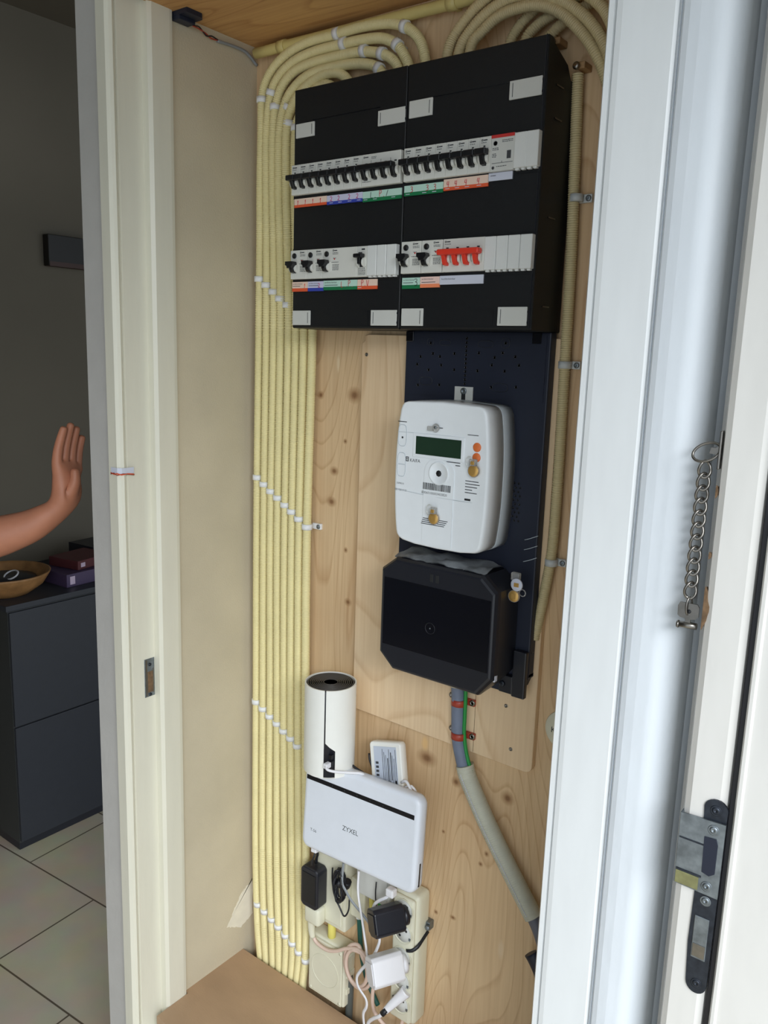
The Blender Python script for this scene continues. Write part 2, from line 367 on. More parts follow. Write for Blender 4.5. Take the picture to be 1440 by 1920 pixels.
# ------------------------------------------------------------ distribution cases
SIDE = [(-90, 1600), (-88, 1598), (-4, 1598), (-4, 1925), (-22, 1925), (-34, 1941), (-74, 1956), (-78, 1962), (-90, 1962)]
def case(x0, x1, tabs, label):
    t = thing('distribution_case', label, 'fuse box', (x0, 0, 1600), 'black distribution cases')
    m = MB().prism(SIDE, x0+.6, x1-.6, m_black, b=-1.2, seg=1, axis='x')
    # door openings for the two rows stand a hair proud, with a groove below each cover plate
    m.box(x0+40, x1-48, -90.6, -90, 1913, 1913.8, m_gloss).box(x0+52, x1-60, -90.5, -90, 1604, 1626, m_black)
    m.box(x0+1.5, x1-1.5, -90.8, -90, 1799, 1851, m_black).box(x0+1.5, x1-1.5, -90.8, -90, 1671, 1723, m_black)
    if x1 > 400:
        m.box(435.5, 436.5, -91, -90, 1600, 1962, m_dark)
        for z in (1908, 1868, 1745, 1630): m.box(439.6, 440.6, -64, -44, z, z+2, m_gloss)
    m.build('case', t)
    for a, b, z0, z1, side in tabs:
        q = MB().box(a, b, -92.5, -90, z0, z1, m_tab, b=.8)
        gx = b-5 if side < 0 else a+5
        q.box(gx-.4, gx+.4, -92.8, -92, z0+3, z1-3, m_ink)
        for k in (0, 1): q.box(b-.6 if side > 0 else a-.6, b+.6 if side > 0 else a+.6, -91.8, -90, z0+3+k*14, z0+6+k*14, m_dark)
        q.build('latch_cover', t)
    return t
case(0, 220, [(6, 45, 1890, 1911, -1), (170, 219, 1887, 1908, 1), (3, 42, 1603, 1626, -1), (167, 216, 1603, 1626, 1)], 'black distribution case on the left, beside the conduit bundle, with four grey latch covers')
case(220, 440, [(226, 266, 1890, 1913, -1), (387, 434, 1891, 1914, 1), (225, 264, 1603, 1628, -1), (388, 433, 1604, 1629, 1)], 'black distribution case on the right, above the meter, carrying the red main switch')

# ------------------------------------------------------------ modules in the cases
def marks(q, x, z, w, rows, m=None, seed=0):
    r = random.Random(seed)
    for i in range(rows):
        xx = x
        while xx < x+w-1:
            l = r.uniform(1.2, 3.4); q.box(xx, min(xx+l, x+w), -98.25, -97.9, z-i*1.9, z-i*1.9+.75, m or m_ink); xx += l+.8
def brand(q, x, z): 
    q.box(x, x+2.6, -98.3, -97.9, z-2.4, z, m_inkd); q.box(x+.7, x+1.9, -98.35, -98.2, z-1.7, z-.7, m_mod)
    q.box(x+3.3, x+9, -98.3, -97.9, z-2.0, z-.6, m_ink)
def nose(q, xc, zt, wd=15.5, m=None):
    """pair of rounded cheeks either side of the toggle slot"""
    for s in (-1, 1):
        a = xc+s*wd/2; b = xc+s*3.3
        pts = [(-97, zt), (-101.5, zt-1.5), (-104, zt-5), (-104.6, zt-9), (-103, zt-13), (-97, zt-16)]
        q.prism(pts, min(a, b), max(a, b), m or m_mod, b=-.7, seg=1, axis='x')
    q.box(xc-3.4, xc+3.4, -98.4, -97, zt-15, zt-1, m_dark)
def toggle(q, xc, zt, bw, m, slant=0):
    q.box(xc-bw/2, xc+bw/2, -113, -102, zt-2, zt+6.2, m, b=1.6)
    q.prism([(-97.5, zt), (-108, zt+1), (-110, zt-1), (-107, zt-8), (-104.5, zt-13), (-97.5, zt-14)], xc-3.1, xc+3.1, m, b=-.6, seg=1, axis='x')
def breaker_root(x0, z0, lab):
    t = thing('circuit_breaker', lab, 'circuit breaker', (x0, -90, z0), 'single circuit breakers in the top rows')
    q = MB().box(x0+.15, x0+17.75, -98, -90, z0, z0+45, m_mod, b=.5, seg=1)
    brand(q, x0+3, z0+42); q.box(x0+6.5, x0+9.3, -98.4, -97.9, z0+32.2, z0+33.8, m_inkd)
    marks(q, x0+3, z0+37.2, 9, 1, seed=3); marks(q, x0+4, z0+29.6, 10, 1, m=m_ink, seed=5)
    nose(q, x0+9, z0+26)
    q.build('body', t)
    q = MB(); toggle(q, x0+9, z0+22, 17.4, m_tog); q.build('toggle', t)
    return t
b0 = breaker_root(3, 1804, 'leftmost single circuit breaker with black toggle, top row of the left case')
strip_of = ['the orange strip', 'the blue strip']
for i in range(1, 8):
    c = copy_tree(b0); c.location.x = (3+17.9*i)/1000
    c['label'] = '%s single circuit breaker from the left in the left case, above %s' % (ORD[i], strip_of[i//4])
for i in range(8):
    c = copy_tree(b0); c.location.x = (224+17.9*i)/1000
    c['label'] = '%s single circuit breaker from the left in the right case, above %s' % (ORD[i], ['its green strip', 'its orange strip'][i//4])
# four pole breaker
t = thing('four_pole_breaker', 'wide white breaker with four linked black toggles above the green strip, left case top row', 'circuit breaker', (146.5, -90, 1804))
q = MB().box(146.5, 218.5, -98, -90, 1804, 1849, m_mod, b=.5, seg=1); brand(q, 150, 1846); marks(q, 165, 1844, 9, 2, seed=4)
for k in range(4):
    xc = 155.5+18*k; nose(q, xc, 1830); q.box(xc-2, xc+2, -98.4, -97.9, 1834.5, 1836.3, m_inkd)
    if k: q.box(xc-9.2, xc-8.8, -98.3, -97.9, 1832, 1840, m_ink)
marks(q, 149, 1810, 16, 1, seed=8)
q.build('body', t)
q = MB().box(147, 213, -113, -102, 1824.5, 1832.5, m_tog, b=2)
q.build('toggle_bar', t)
for k in range(4):
    q = MB(); xc = 155.5+18*k
    q.prism([(-97.5, 1826), (-108, 1827), (-110, 1825), (-107, 1818), (-104.5, 1813), (-97.5, 1812)], xc-3.1, xc+3.1, m_tog, b=-.6, seg=1, axis='x'); q.build('toggle', t)
# timer / relay with red band
t = thing('relay_module', 'grey relay module with a red band across its top, right case top row', 'relay', (367.4, -90, 1803.5))
q = MB().box(367.4, 402.6, -98, -90, 1803.5, 1849, m_tab, b=.5, seg=1); q.box(367.8, 402.2, -98.5, -97.9, 1845, 1849, m_redband)
marks(q, 384, 1841, 16, 2, seed=9); marks(q, 370, 1832, 10, 2, seed=10); marks(q, 370, 1825, 7, 3, seed=11)
q.lathe((374, -98, 1838.5), [(3, .0), (3, -.4), (2.4, -.4), (2.4, 0)], m_ink, n=16); q.box(392, 398, -98.3, -97.9, 1818, 1828, m_ink)
q.box(370, 401, -98.3, -97.9, 1813.4, 1813.9, m_ink).box(384.5, 385, -98.3, -97.9, 1813.5, 1816, m_ink).lathe((372, -98, 1808), [(2, 0), (2, -.4), (0, -.4)], m_ink, n=12)
marks(q, 377, 1809, 16, 1, seed=14)
q.build('body', t)
# blanking plates
def blank(x0, z0, n, lab, wd=18.0):
    t = thing('blanking_plate', lab, 'blanking plate', (x0, -90, z0), 'blanking plates in the cases')
    q = MB().box(x0+.3, x0+wd-.3, -99.5, -90, z0+1.5, z0+45, m_blank, b=.7, seg=1)
    q.box(x0+2, x0+7.5, -97, -92, z0-1, z0+2, m_blank).box(x0+11, x0+16, -97, -92, z0-1, z0+2, m_blank).box(x0+8, x0+12, -97, -92, z0+44.5, z0+46, m_dark)
    q.build('plate', t); return t
p0 = blank(402.8, 1803, 0, 'white blanking plate directly right of the relay with the red band')
def bl(x, z, lab):
    c = copy_tree(p0); c.location = (x/1000, -.09, z/1000); c['label'] = lab
bl(420.2, 1803, 'white blanking plate at the far right end of the top row')
for i, n in enumerate(('leftmost of its three', 'middle of its three', 'rightmost of its three')):
    bl(162.3+18.3*i, 1674.5, 'blanking plate in the left case lower row, %s' % n)
for i, n in enumerate(('first, next to the red switch', 'second from the red switch', 'third from the red switch', 'last, at the right end of the row')):
    bl(366+18.0*i, 1676, 'blanking plate in the right case lower row, %s' % n)
# residual current devices
def rcd(x0, x1, z0, lab):
    t = thing('residual_current_device', lab, 'residual current switch', (x0, -90, z0), 'residual current devices in the lower rows')
    q = MB().box(x0+.2, x1-.2, -98, -90, z0, z0+44.5, m_mod, b=.5, seg=1)
    brand(q, x0+21, z0+42)
    marks(q, x0+21, z0+37, 11, 2, seed=1); marks(q, x0+22, z0+29, 6, 1, seed=2); marks(q, x0+19, z0+23, 14, 1, seed=3); marks(q, x0+21, z0+19, 13, 5, seed=7)
    q.box(x0+24, x0+26, -98.4, -97.9, z0+27, z0+29, m_redband); nose(q, x0+9, z0+25)
    q.build('body', t)
    MB().lathe((x0+9, -98, z0+36), [(4.2, 0), (4.2, -1.6), (3.4, -2.2), (0, -2.2)], m_tog, n=20).build('test_button', t)
    q = MB().prism([(x0+1, z0+26.5), (x0+16, z0+26.5), (x0+17.5, z0+22.5), (x0+15, z0+19.5), (x0+13, z0+17), (x0+5, z0+16), (x0+4, z0+19.5), (x0+1, z0+21)], -112, -101, m_tog, b=1)
    q.prism([(-97.5, z0+22), (-108, z0+22), (-107, z0+14), (-104.5, z0+10), (-97.5, z0+9)], x0+5.2, x0+13, m_tog, b=-.5, seg=1, axis='x'); q.build('toggle', t)
    return t
rcd(3, 38, 1675, 'grey-white residual current switch, leftmost in the lower row of the left case')
rcd(38, 72, 1675, 'grey-white residual current switch above the blue label in the lower row, left case')
rcd(72, 142, 1675, 'wide grey-white residual current switch above the green label, lower row of the left case')
rcd(225, 260.5, 1677, 'grey-white residual current switch above the green label, lower row of the right case')
rcd(261, 297, 1677, 'grey-white residual current switch directly left of the red main switch')
t = thing('miniature_switch', 'narrow white switch with a small black T toggle above the handwritten P.V label', 'circuit breaker', (142.3, -90, 1675))
q = MB().box(142.3, 161.8, -98, -90, 1675, 1719.5, m_mod, b=.5, seg=1); q.box(151, 157, -98.4, -97.9, 1714, 1716, m_inkd); q.box(145, 152, -98.4, -97.9, 1709, 1711, m_ink)
nose(q, 151.5, 1704, 13); marks(q, 145, 1689, 14, 7, seed=21); q.build('body', t)
q = MB().box(143, 160, -110, -101, 1702, 1708, m_tog, b=1.6).box(148.5, 153.5, -106, -98, 1693, 1703, m_tog, b=.8); q.build('toggle', t)
t = thing('main_switch', 'four-pole main switch with a wide bright red linked toggle', 'main switch', (298, -90, 1677))
q = MB().box(298, 366, -98, -90, 1677, 1721.5, m_mod, b=.5, seg=1); brand(q, 301, 1719); marks(q, 301, 1714, 10, 1, seed=31)
for k in range(4):
    xc = 305.5+16.8*k; nose(q, xc, 1703, 14.5); q.box(xc-2, xc+2, -98.4, -97.9, 1708.3, 1710, m_inkd)
q.build('body', t)
q = MB().box(297, 365, -114, -102, 1698.5, 1706.5, m_red, b=2.2); q.build('toggle_bar', t)
for k in range(4):
    xc = 305.5+16.8*k
    MB().prism([(-97.5, 1700), (-108, 1701), (-110, 1699), (-107, 1691), (-104.5, 1686), (-97.5, 1685)], xc-3.1, xc+3.1, m_red, b=-.6, seg=1, axis='x').build('toggle', t)

# ------------------------------------------------------------ label strips with handwriting
GL = {'1': [[(.35, 0), (.55, 1), (.3, .7)]], '2': [[(.1, .8), (.4, 1), (.8, .8), (.7, .5), (.1, .08), (.4, .2), (1, 0)]],
      '3': [[(.1, .95), (.7, 1), (.8, .7), (.35, .55), (.85, .45), (.8, .1), (.1, 0)]], '4': [[(.3, 1), (.15, .45), (.8, .5)], [(.75, 1), (.6, 0)]],
      'P': [[(.2, 0), (.2, 1), (.75, 1), (.8, .6), (.2, .5)]], 'L': [[(.1, 1), (.1, 0), (.7, .02)]], 'V': [[(0, 1), (.35, 0), (.8, 1)]], '.': [[(.1, 0), (.25, .05)]],
      '/': [[(.1, 0), (.7, 1)]], 'o': [[(.2, .2), (.6, .9), (.8, .3), (.3, .05), (.2, .7)]]}
def write(q, ch, x, z, h, m, r=.42):
    for st in GL[ch]:
        q.tube([(x+a*h*.62, -93.2, z+b*h) for a, b in st], r, m, n=5, step=1.2)
def strip(x0, x1, z0, z1, top, bot, lab, hand=(), small=(), frac=.34):
    q = MB().box(x0, x1, -93, -91, z0+(z1-z0)*frac, z1, top); q.box(x0, x1, -93, -91, z0, z0+(z1-z0)*frac, bot)
    for s_ in small:
        if isinstance(s_[0], str): q.text(s_[0], s_[1], -93, s_[2], s_[3], m_ink)
        else: q.box(s_[0], s_[1], -93.2, -92.9, s_[2], s_[2]+.8, s_[3])
    for ch, x, z, h, m in hand: write(q, ch, x, z, h, m)
    return tag(q.build('label_strip'), lab, 'label', 'coloured label strips on the cases')
tick = lambda xs, z: [(a, a+7, z, m_lwh) for a in xs]
strip(5, 74, 1786, 1799, m_lorp, m_lor, 'pale orange label strip with four handwritten 1s under the left case top row', [('1', x, 1789, 7.5, m_redink) for x in (11, 27, 43, 59)], frac=.3)
strip(74.5, 145.5, 1785, 1798.5, m_lblp, m_lbl, 'blue label strip with four handwritten 2s under the left case top row', [('2', x, 1789.5, 7.5, m_pen) for x in (81, 96, 117, 133)], tick((80, 98, 117, 135), 1787))
strip(146, 218, 1783.5, 1798, m_lgrp, m_lgr, 'green label strip with handwritten L. P.V letters under the four-pole breaker', [('L', 161, 1788.5, 8, m_penk), ('.', 169, 1788.5, 8, m_penk), ('P', 177, 1789, 8.5, m_redink), ('.', 185, 1788.5, 8, m_redink), ('/', 190, 1789, 8, m_penk)], tick((148, 166, 200), 1786))
strip(223, 290, 1785.5, 1799.5, m_lgrp, m_lgr, 'green label strip with handwritten 3s under the right case top row', [('3', x, 1790, 7.5, m_redink) for x in (234, 261, 274)], tick((226, 255, 272), 1787.3))
strip(291, 362.5, 1787, 1802, m_lorp, m_lor, 'orange label strip with four handwritten 4s under the right case top row', [('4', x, 1791.5, 7.5, m_redink) for x in (296, 309, 325, 345)], tick((294, 310, 326, 345), 1789), frac=.3)
strip(363, 399, 1793, 1803, m_lwh, m_lwh, 'short white label strip under the relay with the red band', small=[(366, 374, 1799, m_ink)])
AL = 'aardlekschakelaar'
strip(2.5, 36.5, 1656, 1671, m_lorp, m_lor, 'small orange label with a handwritten 1 under the leftmost lower switch', [('1', 28, 1660, 8, m_lor)], [(AL, 4, 1667, 3), (4, 20, 1664, m_ink)])
strip(37, 70, 1656, 1671, m_lblp, m_lbl, 'small blue label with a handwritten 2 in the lower left row', [('2', 59, 1661, 7, m_pen)], [(AL, 39, 1667, 3), (39, 60, 1664, m_ink)])
strip(70.5, 139.5, 1657, 1671.5, m_lgrp, m_lgr, 'long green label with handwritten L P.V letters in the lower left row', [('L', 107, 1661, 8.5, m_redink), ('.', 115, 1661, 8, m_redink), ('P', 121, 1662, 8.5, m_redink), ('.', 129, 1661, 8, m_redink)], [(AL, 73, 1667.5, 3.6), (73, 100, 1664, m_ink)])
strip(140, 178, 1657, 1671.5, m_lorp, m_lor, 'orange and white label with handwritten P.V in red', [('P', 147, 1662, 8.5, m_redink), ('.', 154, 1662, 8, m_redink), ('V', 158, 1662, 8.5, m_redink)], [(141, 148, 1659, m_lwh)])
strip(225, 257, 1656, 1671.5, m_lgrp, m_lgr, 'small green label with a handwritten 3 in the lower right row', [('3', 247, 1660, 9.5, m_penk)], [(AL, 227, 1667.5, 2.9), (227, 245, 1664, m_ink)])
strip(257.5, 291, 1657, 1672, m_lpk, m_lsal, 'small pink and salmon label left of the main switch label', (), [(AL, 260, 1668, 2.9), (260, 284, 1664, m_ink)])
strip(291.5, 363, 1660.5, 1672.5, m_lwh, m_lwh, 'long white label under the red main switch', (), [('hoofdschakelaar', 294, 1667, 3.6)])

# ------------------------------------------------------------ meter back plate and plywood backing
def bigboard():
    pts = [(87, 930), (436, 926)]+[(436+12*math.sin(a), 938-12*math.cos(a)) for a in (.4, .8, 1.2, 1.57)]+[(448, 1590), (100, 1592), (92, 1590), (93, 1582), (87, 1578)]
    q = MB().prism(pts, -12, 0, m_ply2, b=-.8, seg=1)
    q.box(341.6, 342.4, -12.15, -11.9, 929, 1060, m_chip)
    for x, z in ((397, 1025), (410, 956), (97, 1559)): q.lathe((x, -12, z), [(3.2, 0), (3.0, -.6), (1.4, -.6), (1.2, -.2), (0, -.2)], m_steel, n=12)
    return q
tag(bigboard().build('plywood_board'), 'pale plywood board screwed to the back wall behind the meter', 'board')
t = thing('meter_mounting_plate', 'blue-black plastic mounting plate with holes between the cases and the meter', 'mounting plate', (315, 0, 1056))
q = MB().box(190, 440, -30, -12, 1086, 1598, m_plate, b=2).box(196, 434, -31, -29, 1500, 1594, m_plate)
q.prism([(190, 1086), (440, 1086), (440, 1092), (432, 1070), (398, 1056), (190, 1056)], -30, -12, m_plate)
for x, z in ((238, 1580), (369, 1582), (243, 1564), (256, 1560), (220, 1559), (282, 1565), (325, 1567), (352, 1561), (365, 1568), (386, 1563), (214, 1547), (259, 1547), (236, 1539), (283, 1541), (348, 1550), (324, 1541), (370, 1542), (393, 1551), (217, 1515), (257, 1517), (349, 1518), (390, 1520)):
    q.lathe((x, -31, z), [(2.6, 0), (2.3, -.35), (1.7, -.35), (1.6, .0), (0, .0)], m_gloss, n=10)
    q.box(x-1.4, x+1.4, -31.5, -31, z-2.4, z-1.9, m_ink)
for k in range(12): q.lathe((303, -31, 1588-k*6.1), [(2.4, 0), (2.1, -.5), (1.5, -.5), (1.4, 0), (0, 0)], m_gloss, n=8)
for x, z, a, b_ in ((238, 1582, 6, 5), (369, 1582, 7, 7), (336, 1580, 13, 5), (232, 1522, 12, 6), (364, 1518, 13, 6), (265, 1581, 10, 4)):
    pts = [(x+a*math.copysign(abs(math.cos(u))**.6, math.cos(u)), -31.3, z+b_*math.copysign(abs(math.sin(u))**.8, math.sin(u))) for u in [2*math.pi*k/20 for k in range(20)]]
    q.ring(pts, .5, m_side, n=5)
for r_ in range(10):
    for c_ in range(2): q.lathe((397+c_*7+(r_ % 2)*3, -30, 1381-r_*6.2), [(2, 0), (1.8, -.6), (1, -.6), (.9, 0), (0, 0)], m_gloss, n=8)
for x0 in (192, 412): q.box(x0, x0+14, -33, -30, 1582, 1597, m_gloss, b=.5, seg=1)
for z in (1305, 1290, 1272): q.tube([(420, -31, z-6), (428, -31, z-3), (441, -30, z+3)], .5, m_meters, n=5)
q.build('plate', t)
q = MB().box(418, 440, -40, -30, 1056, 1130, m_dark, b=2).box(396, 418, -38, -30, 1058, 1086, m_dark, b=1); q.build('side_bracket', t)
q = MB().lathe((402, -38, 1072), [(4.6, 0), (4.6, -2), (3.6, -3), (0, -3)], m_dkmet, n=18).box(398.6, 405.4, -41.3, -40.8, 1071.5, 1072.5, m_dark); q.build('screw', t)

# ------------------------------------------------------------ electricity meter
t = thing('electricity_meter', 'white smart electricity meter with small green display and orange buttons', 'electricity meter', (311, -30, 1275))
def oval(y, gx, gz, k=0, front=False):
    """bulging outline; right side held at ~395"""
    pts = []
    L_ = [(0, 1283.0-gz), (.5, 1283.8-gz), (.86, 1287-gz), (.95, 1292-gz*.5), (.985, 1303)]
    prof = []
    N = 12
    for i in range(N+1):                      # right side going up
        z = 1297+(1481-1297)*i/N; uu = (z-1384)/110
        prof.append((84-9.5*abs(uu)**2.4-gx, z))
    top = [(74.5-gx, 1487), (71-gx, 1491), (65-gx, 1493.5-gz*.4), (40, 1495.5-gz), (0, 1497-gz)]
    bot = [(0, 1277+gz), (40, 1278+gz), (66-gx, 1281.5+gz*.8), (73-gx, 1285.5+gz*.4), (77-gx, 1291)]
    half = bot+prof+top
    return [(311+a, y, z) for a, z in half]+[(311-a, y, z) for a, z in half[-2:0:-1]]
q = MB().loft([oval(-62, 0, 0), oval(-90, .4, 0), oval(-96, 1.2, .6), oval(-99, 2.4, 1.4), oval(-100.4, 4, 2.4), oval(-101, 6.5, 4)], m_meter)
# raised optical pad and flush seams
arch = [(285, 1283)]+[(311-26*math.cos(a), 1393+20*math.sin(a)) for a in [math.pi*k/14 for k in range(15)]]+[(337, 1283)]
q.prism(arch, -102.2, -100.8, m_meter, b=1.1, seg=2)
q.prism([(285, 1340), (285, 1284), (337, 1284), (337, 1340)], -102.25, -102, m_meter)
q.tube([(232, -101.1, 1447), (311, -101.2, 1448), (388, -99.5, 1447)], .35, m_meters, n=5); q.tube([(231, -101.1, 1360), (285, -101.6, 1357), (340, -102, 1356), (390, -99.5, 1356)], .35, m_meters, n=5)
q.lathe((311, -102, 1392), [(17.5, 0), (17.2, -1.4), (15.8, -1.8), (14.6, -.6), (0, -.6)], m_meter, n=36)
q.lathe((311, -102.7, 1392), [(4.8, 0), (4.8, -.3), (0, -.3)], m_inkd, n=8)
# left hand controls
for zc, h_ in ((1442, 16), (1398, 18)):
    pts = [(242+7.5*math.copysign(abs(math.cos(u))**.5, math.cos(u)), -101.2, zc+h_*math.copysign(abs(math.sin(u))**.6, math.sin(u))) for u in [2*math.pi*k/28 for k in range(28)]]
    q.ring(pts, .5, m_meters, n=5)
q.lathe((242, -100.9, 1439), [(1.6, 0), (1.6, -.5), (0, -.5)], m_inkd, n=10)
q.box(236, 248, -101.6, -100.6, 1398, 1399, m_meters)
q.text('KAIFA', 257, -101.1, 1404, 7, m_ink)
q.box(249, 255, -101.3, -100.9, 1404, 1411, m_ink).box(251, 254, -101.4, -101.2, 1405.5, 1406.8, m_meter).box(251, 254, -101.4, -101.2, 1408.2, 1409.5, m_meter)
q.text('DSMR5.0', 234, -101.1, 1368, 3.6, m_ink); q.text('CE M20 0122', 231, -101.1, 1358, 4, m_ink)
q.box(233, 249, -101.2, -100.9, 1462, 1463.2, m_ink); q.box(356, 374, -101.2, -100.9, 1452, 1453, m_ink)
q.box(322, 346, -101.2, -100.9, 1410, 1411.2, m_ink).box(338, 346, -101.2, -100.9, 1406, 1407.2, m_ink)
xx = 284
r = random.Random(4)
while xx < 332:
    ww = r.choice((.5, .8, 1.1)); q.box(xx, xx+ww, -102.5, -102.2, 1366, 1376, m_inkd); xx += ww+r.choice((.5, .7, 1.1))
q.text('E0060100003403820', 281.5, -102.2, 1359.5, 5.2, m_ink, sx=1.02)
for k, (a, l) in enumerate(((356, 22), (356, 24), (356, 20), (356, 12), (356, 20))): q.box(a, a+l, -101.1, -100.6, 1386-k*4.2, 1387.2-k*4.2, m_ink)
q.box(356, 366, -101.1, -100.6, 1358, 1361, m_inkd)
for k in range(4): q.box(286-k, 330-k*2, -102.6, -102.2, 1322-k*2.8, 1323-k*2.8, m_ink)
q.build('front_housing', t)
MB().loft([oval(-30, -1, 0), oval(-61.3, -.8, 0), oval(-62, .2, .3)], m_meters).build('rear_housing', t)
q = MB().box(262, 352, -102, -100.5, 1412, 1448, m_meter, b=1.2); q.box(268, 347, -102.6, -101.6, 1417, 1443.5, m_lcd)
d_ = q.build('display', t)
for z in (1436, 1421.5):
    q = MB().lathe((372.5, -100, z), [(6.6, 0), (6.6, -1.6), (5.6, -2.4), (0, -2.4)], m_orange, n=24); o = q.build('button', t); o['label'] = 'orange round button'
q = MB().prism([(287, 1490), (319, 1490), (319, 1516.5), (287, 1516.5)], -33, -31, m_tab, b=.6)
q.lathe((303, -33, 1510), [(5.2, 0), (5, -1.4), (2.4, -1.4), (2, -.8), (0, -.8)], m_zinc, n=18); q.box(299.5, 306.5, -33.4, -33, 1497, 1506, m_inkd, b=.1)
q.build('hanging_bracket', t)

def seal(x, y, z, lab, gold=True, loop=True, rx=0):
    t = thing('wire_seal', lab, 'seal', (x, y, z), 'round wire seals')
    q = MB().lathe((x, y, z), [(8.2, 0), (8.6, -1), (8.6, -3.2), (7.8, -4), (0, -4)], m_gold if gold else m_lwh, n=24)
    q.lathe((x, y, z), [(8.9, -.4), (9.3, -1.5), (9.3, -2.6), (8.9, -3.6)], m_clear, n=24)
    q.box(x-3.6, x+3.6, y-4.3, y-3.9, z-3.6, z+3.6, m_gold if gold else m_orange, b=.1)
    q.build('seal_disc', t)
    if loop:
        q = MB().box(x-6, x+5, y-7, y-.5, z+7, z+17, m_clear, b=1.5).box(x-3, x+3, y-7.6, y-5, z+9, z+14, m_gold, b=.6)
        q.ring([(x-8+5*math.cos(a), y-3, z+12+8*math.sin(a)) for a in [2*math.pi*k/16 for k in range(16)]], .8, m_clear)
        q.build('seal_clip', t)
    return t
seal(372, -104, 1403, 'gold round wire seal hanging below the orange meter buttons')
seal(308, -104, 1325, 'gold round wire seal on the lower front of the meter')
q = MB().lathe((303, -103, 1458), [(6, 0), (6.4, -1), (5, -2.5), (2, -2.5), (1.6, -1), (0, -1)], m_clear, n=18).box(288, 300, -105, -102, 1453, 1460, m_clear, b=1.2).box(303, 314, -102.4, -101.6, 1458, 1459, m_ink).lathe((303, -104, 1459), [(2.2, 0), (2.2, -2), (0, -2)], m_zinc, n=12)
tag(q.build('clear_seal'), 'small clear plastic seal over a screw high on the meter front', 'seal')

# ------------------------------------------------------------ terminal box under the meter
t = thing('terminal_box', 'glossy black terminal box with chamfered corners below the meter', 'terminal box', (312, -31, 1066))
def octo(y, g, dz=0):
    x0, x1, z0, z1 = 207+g, 418-g, 1067+g, 1252-g; c = 27-g*.4; cz = 21-g*.3
    return [(x0+c, y, z0), (x1-c+2, y, z0), (x1, y, z0+cz+9), (x1, y, z1-cz), (x1-c+2, y, z1), (x0+c, y, z1), (x0, y, z1-cz), (x0, y, z0+cz+3)]
q = MB().loft([octo(-31, 2), octo(-88, 0), octo(-94, 1), octo(-98.5, 4), octo(-99.5, 7)], m_dark, smooth=False)
q.box(216, 409, -100, -99, 1108, 1218, m_gloss, b=.3, seg=1)
q.lathe((306, -100, 1153), [(9, .2), (9, -.3), (8.4, -.3), (8.2, .2)], m_dark, n=24).lathe((306, -100, 1153), [(1.4, 0), (1, -1.2), (0, -1.4)], m_zinc, n=10)
for x in (302, 312): q.box(x, x+6, -100.3, -99.3, 1226, 1238, m_inkd, b=.3)
q.box(422-8, 422-4, -92, -84, 1094, 1104, m_lwh, b=1)
q.build('cover', t)
# folded plastic film lying on the top of the box
q = MB()
pts = []; rr = random.Random(2)
for i in range(17):
    for j in range(6):
        x = 228+i*10.2; f_ = j/5; y = -33-f_*58
        z = 1256+2.0*math.sin(i*1.1+j)+rr.uniform(-1, 1)*1.3-(3.5 if j == 5 else 0)-max(0, 222-x)*.9-max(0, x-397)*1.0
        pts.append((x, y, z))
fs = [(i*6+j, i*6+j+1, (i+1)*6+j+1, (i+1)*6+j) for i in range(16) for j in range(5)]
m_film = mat('dusty_film', (132, 137, 142), .45, noise=.6, nscale=35, bump=.6, bscale=60)
q.add(pts+[(a, b_, c_-1.2) for a, b_, c_ in pts], fs+[tuple(k+102 for k in reversed(f_)) for f_ in fs], m_film, True)
q.build('dusty_film', t)['label'] = 'dusty creased grey film on the top'
seal(427, -64, 1222, 'gold round wire seal hanging from the right corner of the terminal box', loop=False)
q = MB().lathe((431, -66, 1240), [(9, 0), (9.4, -1), (9.4, -2.4), (8.6, -3), (0, -3)], m_lwh, n=24).box(427, 435, -69.4, -68.9, 1237, 1243, m_gold, b=.2).box(418, 432, -64, -56, 1244, 1256, m_clear, b=2).ring([(438+5*math.cos(a), -62, 1228+5*math.sin(a)) for a in [2*math.pi*k/14 for k in range(14)]], .9, m_clear)
tag(q.build('white_wire_seal'), 'white round seal with a yellow mark above the gold one on the terminal box corner', 'seal')

